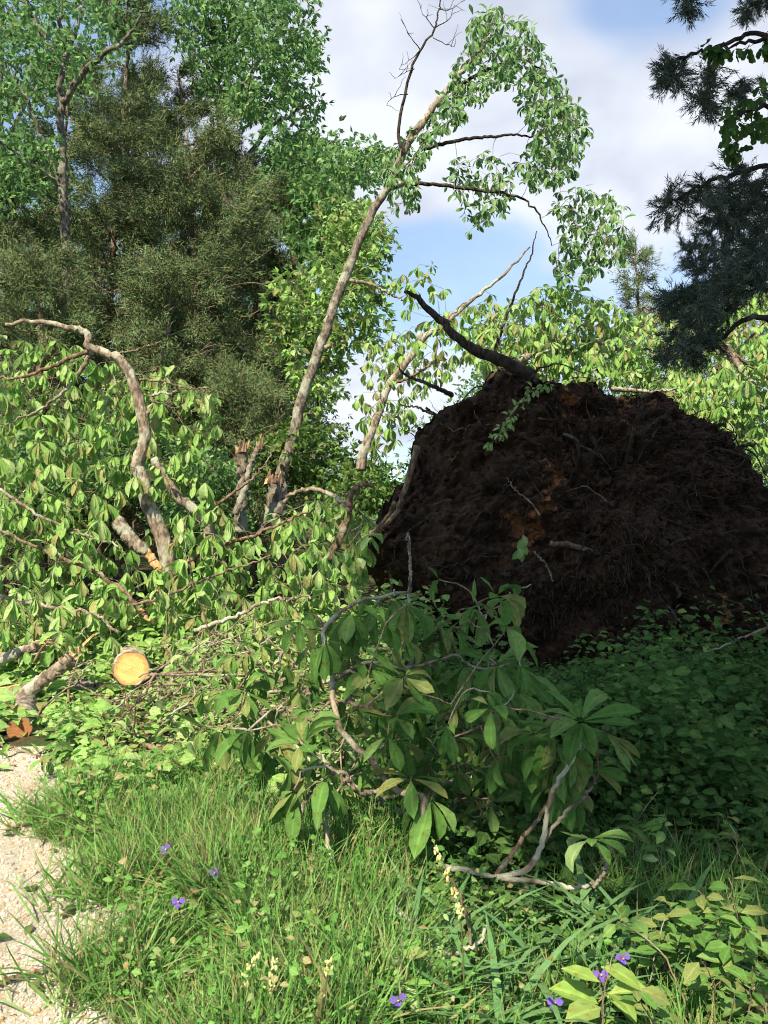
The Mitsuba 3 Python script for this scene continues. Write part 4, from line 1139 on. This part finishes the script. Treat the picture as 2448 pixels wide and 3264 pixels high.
def cedar(lab, x, y, H, rad, n_bough, rng, name='cedar_tree', base=1.0, slv=.16, per=17, nsl=58, r0=.14, top=.25, pal=PAL_CEDAR, bare=26):
    key = thing(name, lab, 'tree')
    z0 = float(zg(x, y))
    tp = smooth_path([np.array([x, y, z0 - .1]), np.array([x + rng.normal(0, .1), y, z0 + H * .5]), np.array([x + rng.normal(0, .15), y, z0 + H])], 40, .02, rng)
    part(key, 'trunk', mikit.ply(tube(tp, taper(40, r0, .02), 9, .06, rng), 'bark_brown', smooth=True))
    polys, Ms, bb = [], [], []
    for k in range(n_bough):
        f = base / H + (1 - base / H) * (k + rng.random()) / n_bough
        s = tp[min(39, int(f * 39))]
        L = rad * ((1 - f) ** .75 * (1 - top) + top) * rng.uniform(.65, 1.15)
        az = rng.uniform(0, 6.283)
        d = np.array([math.cos(az), math.sin(az), rng.uniform(.0, .5)])
        P = smooth_path([s, s + d * L * .5 + UP * .04 * L, s + d * L + UP * rng.uniform(-.12, .2) * L], 10, .03, rng)
        polys.append((P, .012 + .012 * L, .004))
        t = rng.uniform(.22, 1.0, per) ** .8
        q = P[np.minimum(9, (t * 9).astype(int))] + rng.normal(0, .05, (per, 3))
        sd = unit(unit(P[-1] - P[0]) * .8 + rng.normal(0, .6, (per, 3)))
        sl = rng.uniform(.2, .62, per) * (.6 + .25 * L)
        for j in range(per):
            u = rng.random(nsl)
            pp = q[j] + sd[j] * (u * sl[j])[:, None] + rng.normal(0, .05, (nsl, 3))
            dd = unit(sd[j] + rng.normal(0, .62, (nsl, 3)))
            Ms.append(frames(pp, dd, rng.normal(0, 1, (nsl, 3)), slv * .68 * rng.uniform(.5, 1.2, nsl)))
    for k in range(bare):
        f = rng.uniform(.12, .7)
        s = tp[int(f * 39)]
        az = rng.uniform(3.3, 6.1)
        d = np.array([math.cos(az), math.sin(az), rng.uniform(-.25, .35)])
        L = rad * rng.uniform(.95, 1.35) * (1 - .45 * f)
        P = smooth_path([s, s + d * L * .5 + rng.normal(0, .1, 3), s + d * L], 12, .03, rng)
        bb.append((P, .013, .005))
        for q in range(4):
            a_ = P[rng.integers(4, 12)]
            bb.append((smooth_path([a_, a_ + unit(d + rng.normal(0, .7, 3)) * rng.uniform(.2, .6)], 6, .02, rng), .007, .003))
    emit_twigs(key, polys + bb, 'twig_mat', 4)
    M = np.vstack(Ms)
    tone = np.repeat(rng.uniform(.7, 1.25, len(Ms)), nsl)
    m, col = scatter(SLIV, M, pal[rng.integers(0, len(pal), len(M))], tone)
    part(key, 'crown', mikit.ply(m, 'needle_mat', smooth=True, uv=col), kind='stuff')
    return key


rg = np.random.default_rng(71)


def gx(px, Y):
    return (px - CX) / F * Y


# the oak with the tall grey trunk
tr = [at(225, 1330, 14.5), at(215, 1000, 14.5), at(212, 760, 14.5), at(200, 560, 14.5), at(195, 330, 14.5), at(195, 100, 14.5), at(200, -150, 14.6)]
Yo = lambda a_, b_: 15.6 + abs(rg.normal(0, 1.0)) - 2.2 * (rg.random() < .28)
leafy_tree('oak_tree', 'oak with a straight mottled grey trunk standing among dark cedars at left', tr, .115,
           [([at(200, 330, 14.5), at(280, 220, 14.3), at(390, 130, 14.1), at(480, 10, 14)], .065), ([at(200, 600, 14.5), at(100, 520, 14.3), at(0, 450, 14.2)], .05), ([at(195, 200, 14.5), at(120, 80, 14.5), at(60, -40, 14.5)], .05),
            ([at(205, 620, 14.5), at(90, 330, 14.3), at(20, 200, 14.2)], .035), ([at(207, 920, 14.5), at(110, 880, 14.2), at(20, 840, 14)], .03), ([at(200, 200, 14.5), at(250, 80, 14.6), at(270, -50, 14.7)], .04)],
           lambda n: np.vstack([poly_fill([(-60, -60), (420, -60), (380, 120), (300, 280), (60, 330), (-60, 400)], int(n * .62), Yo, rg), poly_fill([(-60, 400), (130, 420), (150, 620), (-60, 640)], n - int(n * .62), Yo, rg)]),
           115, 72, .13, PAL_TREE, rg, .24)
# tall broad-leaved trees behind
Y1 = lambda a_, b_: 20 + rg.normal(0, 1.3)
leafy_tree('broadleaf_tree', 'tall broad-leaved tree whose crown edge stands against the clouds', [at(760, 1400, 20), at(740, 800, 20), at(700, 400, 20), at(680, 0, 20)], .2,
           [([at(720, 600, 20), at(850, 420, 19.5), at(980, 330, 19)], .08), ([at(700, 400, 20), at(820, 200, 20), at(930, 60, 20)], .07), ([at(690, 300, 20), at(600, 150, 20), at(560, 0, 20)], .07), ([at(735, 740, 20), at(900, 640, 19.5), at(1060, 560, 19)], .07)],
           lambda n: np.vstack([poly_fill([(560, 100), (600, -80), (1000, -80), (985, 100), (1020, 230), (1050, 340), (1040, 450), (900, 500), (800, 420), (700, 350), (640, 220)], int(n * .75), Y1, rg),
                                poly_fill([(900, 420), (1060, 440), (1080, 560), (1000, 660), (860, 620)], n - int(n * .75), Y1, rg)]), 175, 100, .155, PAL_TREE, rg, .27, hang=.9)
leafy_tree('broadleaf_tree', 'lower broad-leaved tree reaching out behind the leaning trunk', [at(900, 1400, 18), at(930, 900, 18), at(960, 650, 18), at(1000, 520, 18)], .13,
           [([at(940, 850, 18), at(1050, 700, 17.5), at(1200, 500, 17.2)], .05), ([at(950, 700, 18), at(1040, 560, 18), at(1150, 480, 18)], .05), ([at(935, 900, 18), at(860, 780, 18), at(800, 700, 18)], .05)],
           lambda n: np.vstack([poly_fill([(1050, 470), (1230, 470), (1250, 530), (1160, 570), (1120, 640), (1080, 760), (950, 800), (880, 720), (950, 600)], int(n * .7), lambda a_, b_: 17.6 + rg.normal(0, .8), rg),
                                poly_fill([(960, 800), (1080, 700), (1150, 850), (1060, 900)], n - int(n * .7), lambda a_, b_: 17 + rg.normal(0, .8), rg)]), 150, 64, .135, PAL_TREE, rg, .25, hang=.9)
leafy_tree('young_tree', 'bright young tree with fresh leaves growing just behind the leaning trunk', [at(1000, 1500, 14.5), at(1020, 1250, 14.5), at(1040, 1000, 14.5), at(1060, 850, 14.5)], .06,
           [([at(1020, 1200, 14.5), at(1100, 1050, 14.3), at(1180, 960, 14.2)], .025), ([at(1030, 1050, 14.5), at(960, 960, 14.3), at(900, 930, 14.2)], .025)],
           lambda n: np.vstack([poly_fill([(890, 900), (1000, 860), (1120, 840), (1220, 860), (1230, 1000), (1180, 1090), (1090, 1130), (1060, 1250), (990, 1290), (930, 1180), (900, 1030)], int(n * .75), lambda a_, b_: 14.3 + rg.normal(0, .7), rg, 20),
                                poly_fill([(1060, 650), (1230, 700), (1210, 850), (1060, 860)], n - int(n * .75), lambda a_, b_: 14.8 + rg.normal(0, .5), rg, 20)]), 125, 50, .145, PAL_HICK, rg, .20, hang=.9)
leafy_tree('broadleaf_tree', 'shaded broad-leaved tree far back at the left edge of the woods', [at(-40, 1400, 24), at(-20, 700, 24), at(0, 200, 24), at(20, -100, 24)], .2,
           [([at(0, 500, 24), at(120, 250, 24), at(200, 100, 24)], .07), ([at(0, 700, 24), at(150, 560, 24), at(250, 450, 24)], .07)],
           lambda n: poly_fill([(-80, -50), (250, -50), (330, 200), (300, 600), (100, 900), (-80, 1000)], n, lambda a_, b_: 24 + rg.normal(0, 1.5), rg), 52, 90, .17, PAL_TREE, rg, .36)
# the cedars
for lab, px, Y, ytop, rad, nb, s in (
        ('dense dark cedar immediately right of the grey oak trunk', 345, 16.5, 330, 2.3, 100, .17), ('broad olive cedar in the middle of the woods', 620, 16.0, 420, 2.6, 110, .17),
        ('dark cedar at the left edge of the frame', 30, 16.5, 560, 2.3, 90, .17), ('tall blue-green cedar reaching the top of the frame', 400, 19.0, -140, 2.4, 120, .20),
        ('cedar right of the woods, low and dark behind the leaning trunk', 830, 18.0, 620, 2.0, 90, .18), ('low bushy cedar in front of the wood edge', 520, 14.2, 850, 1.8, 70, .15),
        ('small low cedar beneath the oak', 130, 14.0, 800, 1.7, 66, .15), ('far cedar filling the gap behind the pile', 740, 21.0, 480, 2.6, 90, .20), ('half-hidden cedar far back at left', 190, 22.0, 120, 2.4, 100, .20),
        ('blue-green cedar crown filling the gap right of the tall cedar', 585, 19.5, 210, 1.9, 50, .19), ('low cedar bush behind the shattered snag', 760, 13.6, 1180, 1.3, 50, .13)):
    H = EYE + (CY - ytop) / F * Y - float(zg(gx(px, Y), Y))
    cedar(lab, gx(px, Y), Y, H, rad, nb, rg, slv=s)
for lab, px, Y, ytop, rad in (('cedar standing just outside the left edge of the frame', -330, 14.5, 500, 2.2), ('cedar farther outside the left edge of the frame', -800, 15.5, 420, 2.4)):
    cedar(lab, gx(px, Y), Y, EYE + (CY - ytop) / F * Y, rad, 56, rg, slv=.2, nsl=40)
# a dark wood behind them all, and low bushes between
for k, (px, Y, ytop, wd) in enumerate(((-100, 30, 620, 400), (250, 32, 640, 400), (600, 31, 620, 400), (900, 30, 800, 260))):
    leafy_tree('broadleaf_tree', ['farthest tree at the left edge, seen only through gaps', 'farthest tree behind the oak and the tall cedar', 'farthest tree behind the broad olive cedar', 'farthest low tree behind the leaning trunk'][k],
               [at(px, 1500, Y), at(px, 1000, Y), at(px + 20, ytop + 200, Y)], .2, [([at(px, 1000, Y), at(px + 120, 800, Y), at(px + 200, 600, Y)], .08)],
               lambda n: poly_fill([(px - wd / 2, 1500), (px - wd / 2, ytop + 200), (px, ytop), (px + wd / 2, ytop + 200), (px + wd / 2, 1500)], n, lambda a_, b_: Y + rg.normal(0, 1.5), rg), 150, 80, .20, PAL_TREE, rg, .6)
for px, py, Y, w, h, n, lab, pal in ((100, 1500, 12.5, 330, 280, 40, 'leafy bush behind the pile at the left edge', PAL_TREE), (420, 1450, 13.0, 300, 300, 36, 'leafy bush behind the curved branch', PAL_TREE),
                                     (640, 1560, 12.0, 260, 240, 30, 'leafy bush behind the second slanting branch', PAL_TREE), (960, 1450, 13.5, 260, 200, 34, 'leafy bush at the foot of the leaning tree', PAL_FORE),
                                     (1120, 1540, 13.0, 240, 180, 30, 'leafy bush left of the root ball', PAL_FORE), (1480, 1450, 14, 300, 330, 40, 'leafy bush hidden behind the left of the root ball', PAL_TREE),
                                     (1850, 1260, 17, 800, 430, 90, 'leafy bush hidden behind the middle of the root ball', PAL_TREE), (2380, 1500, 15, 360, 420, 44, 'dark bush behind the right shoulder of the root ball', PAL_TREE)):
    c = at(px, py + h / 2, Y)
    leafy_tree('bush', lab, [np.array([c[0], Y, float(zg(c[0], Y)) - .05]), np.array([c[0] + .1, Y, .6]), at(px, py, Y)], .03, [],
               lambda n_: poly_fill([(px - w / 2, py + h / 2), (px - w / 2.4, py - h / 4), (px, py - h / 2), (px + w / 2.4, py - h / 4), (px + w / 2, py + h / 2)], n_, lambda a_, b_: Y + rg.normal(0, .5), rg), n * 2, 60, .10, pal, rg, .22)
# distant growth right of the ball
for px, Y, ytop, lab in ((2040, 26, 780, 'thin far conifer standing over the fallen crowns'), (2360, 24, 880, 'far conifer behind the fallen crown at the right edge'), (2190, 30, 960, 'small far conifer between the other two')):
    H = EYE + (CY - ytop) / F * Y
    cedar(lab, gx(px, Y), Y, H, 1.3, 70, rg, 'far_conifer', slv=.24, base=2.0, per=10, nsl=30, bare=6)
n = 2600
x = rg.uniform(-110, 110, n)
ytr = 120 + rg.normal(0, 8, n)
zt = rg.uniform(0, 1, n) ** .8 * (3.2 + 4.0 * meshkit.fbm(np.stack([x * .12, x * 0, x * 0], 1), 3, 8)) + zg(x, ytr)
c = np.repeat(np.stack([x, ytr, zt], 1), 14, axis=0)
p = c + rg.normal(0, .8, c.shape)
m, col = scatter(DIAM, frames(p, rg.normal(0, 1, p.shape), rg.normal(0, .5, p.shape) + UP, rg.uniform(.5, 1.1, len(p))), PAL_TREE[rg.integers(0, 5, len(p))])
scene['woods'] = mikit.ply(m, 'leaf_mat', smooth=True, uv=col)
labels['woods'] = {'label': 'far-off treeline at the horizon behind everything', 'category': 'woods', 'kind': 'stuff'}

# ------------------------------------------------------------------ overhanging boughs at right
rg = np.random.default_rng(81)
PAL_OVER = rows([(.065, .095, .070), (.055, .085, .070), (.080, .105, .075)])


def boughs(key, skel, targets, L, n, rng):
    polys, dirs = connect(np.vstack(skel), targets, rng, .05, .003)
    emit_twigs(key, polys, 'bark_dark', 4)
    Ms = []
    for t, d in zip(targets, dirs):
        for s in range(7):
            sd = unit(d * .5 + rng.normal(0, .6, 3) - UP * .15)
            l_ = rng.uniform(.08, .22)
            u = rng.random(n)
            Ms.append(frames(t + sd * (u * l_)[:, None] + rng.normal(0, .010, (n, 3)), sd + rng.normal(0, .45, (n, 3)), rng.normal(0, 1, (n, 3)), L * rng.uniform(.5, 1.2, n)))
    M = np.vstack(Ms)
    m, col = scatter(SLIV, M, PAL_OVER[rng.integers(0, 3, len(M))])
    part(key, 'crown', mikit.ply(m, 'needle_mat', smooth=True, uv=col), kind='stuff')


oc = thing('overhanging_cedar', 'dark cedar outside the frame whose shaded boughs hang in at the upper right', 'tree')
tp = smooth_path([np.array([4.9, 7.4, -.1]), np.array([4.95, 7.4, 4]), np.array([5.0, 7.3, 9.5])], 40, .02, rg)
part(oc, 'trunk', mikit.ply(tube(tp, taper(40, .16, .03), 10, .06, rg), 'bark_dark', smooth=True))
s1 = stem(oc, 'bough', [(3000, 1000, 7.4), (2600, 960, 7.2), (2400, 900, 7), (2260, 900, 7), (2150, 960, 7)], None, .04, .008, 'bark_dark')
s2 = stem(oc, 'bough', [(3000, 760, 7.4), (2600, 560, 7.2), (2448, 530, 7), (2290, 570, 7), (2180, 620, 6.9), (2110, 660, 6.9)], None, .03, .005, 'bark_dark')
s3 = stem(oc, 'bough', [(3000, 1100, 7.4), (2600, 1060, 7.2), (2400, 1010, 7), (2280, 1090, 7), (2160, 1130, 7)], None, .035, .006, 'bark_dark')
s4 = stem(oc, 'bough', [(3000, 500, 7.4), (2700, 240, 7.2), (2440, 110, 7), (2320, 140, 7), (2230, 165, 7), (2160, 190, 6.9), (2110, 225, 6.9)], None, .026, .004, 'bark_dark')
s5 = stem(oc, 'bough', [(3000, 300, 7.4), (2700, 20, 7.2), (2448, -30, 7), (2300, -40, 7)], None, .026, .005, 'bark_dark')
Yb = lambda a_, b_: 7.0 + rg.normal(0, .35)
tg = np.vstack([poly_fill([(2470, 640), (2330, 600), (2250, 680), (2210, 780), (2190, 900), (2120, 950), (2150, 1010), (2150, 1090), (2110, 1140), (2240, 1150), (2300, 1080), (2330, 1000), (2470, 900)], 135, Yb, rg),
                poly_fill([(2110, 620), (2290, 550), (2470, 530), (2470, 620), (2300, 640), (2200, 650), (2110, 690)], 26, Yb, rg), poly_fill([(2105, 200), (2190, 170), (2200, 260), (2110, 260)], 9, Yb, rg),
                poly_fill([(2230, 200), (2310, 200), (2280, 350), (2230, 330)], 10, Yb, rg), poly_fill([(2290, 260), (2470, 200), (2470, 280), (2330, 320)], 6, Yb, rg), poly_fill([(2155, -40), (2240, -40), (2220, 30), (2165, 30)], 7, Yb, rg), poly_fill([(2340, -40), (2470, -40), (2470, 50), (2370, 40)], 9, Yb, rg)])
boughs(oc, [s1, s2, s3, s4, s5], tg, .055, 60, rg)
oo = thing('overhanging_oak', 'oak outside the frame whose lobed dark leaves hang at the upper right edge', 'tree')
tp = smooth_path([np.array([4.2, 5.2, -.1]), np.array([4.3, 5.2, 4]), np.array([4.1, 5.0, 8.5])], 40, .02, rg)
part(oo, 'trunk', mikit.ply(tube(tp, taper(40, .17, .06), 10, .06, rg), 'bark_dark', smooth=True))
s1 = stem(oo, 'limb', [(3250, 150, 5.4), (2800, 300, 5.8), (2520, 330, 6), (2400, 350, 6), (2330, 390, 6)], None, .03, .005, 'bark_dark')
s2 = stem(oo, 'limb', [(3250, 20, 5.4), (2800, 60, 5.8), (2520, 120, 6), (2400, 130, 6), (2270, 160, 6)], None, .03, .005, 'bark_dark')
tg = np.vstack([poly_fill([(2300, 330), (2380, 300), (2470, 290), (2470, 420), (2390, 420), (2310, 420)], 18, lambda a_, b_: 6 + rg.normal(0, .15), rg, 20), poly_fill([(2320, 440), (2380, 450), (2360, 500), (2310, 490)], 4, lambda a_, b_: 6, rg, 10),
                poly_fill([(2240, 140), (2470, 110), (2470, 160), (2260, 180)], 12, lambda a_, b_: 6, rg, 14)])
polys, dirs = connect(np.vstack([s1, s2]), tg, rg, .05, .003)
emit_twigs(oo, polys, 'bark_dark')
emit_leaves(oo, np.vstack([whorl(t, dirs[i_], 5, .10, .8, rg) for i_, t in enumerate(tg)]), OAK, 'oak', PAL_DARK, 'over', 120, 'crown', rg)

# the tree that stands over the camera and shades the root ball
rg = np.random.default_rng(91)
n = 1180
gx_ = .32 + 7.8 * rg.random(n)
gy_ = 3.5 + 9.1 * rg.random(n)
edge = .12 * np.sin(gy_ * 2.1)
gap = meshkit.fbm(np.stack([gx_ * .8, gy_ * .8, gx_ * 0], 1), 3, 14)
ok = (gap > .30) & ~((gy_ < 4.0) & (rg.random(n) < .45))
ok &= ~((gy_ < 4.7) & (gx_ < .48))
gx_, gy_ = (gx_ + edge)[ok], gy_[ok]
hz = rg.uniform(8.2, 11.8, len(gx_))
cen = np.stack([gx_ + hz * SUN[0] / SUN[2], gy_ + hz * SUN[1] / SUN[2], hz], 1)
leafy_tree('shade_tree', 'broad-crowned tree standing over the road behind the viewer and shading the root ball', [np.array([1.6, -3.2, -.1]), np.array([1.5, -3.0, 3]), np.array([1.2, -2.6, 6]), np.array([.9, -2.2, 10])], .26,
           [([np.array([1.4, -2.9, 4.5]), np.array([2.6, -1.6, 7]), np.array([3.8, .2, 9.6])], .1), ([np.array([1.3, -2.8, 5]), np.array([0, -1.5, 7.5]), np.array([-1.4, .2, 9.6])], .1), ([np.array([1.2, -2.6, 6]), np.array([1.2, -.8, 8]), np.array([1.0, 1.0, 9.8])], .1),
            ([np.array([1.3, -2.8, 5]), np.array([2.0, -4.0, 7.5]), np.array([2.4, -5.4, 9])], .09)],
           lambda n_: cen, len(cen), 80, .16, PAL_TREE, rg, .34)
TABLES = [mi.Float(np.array(TABLE, np.float32)[:, k]) for k in range(3)]
dr.eval(TABLES)
print('entries', len(scene), 'labels', len(labels))
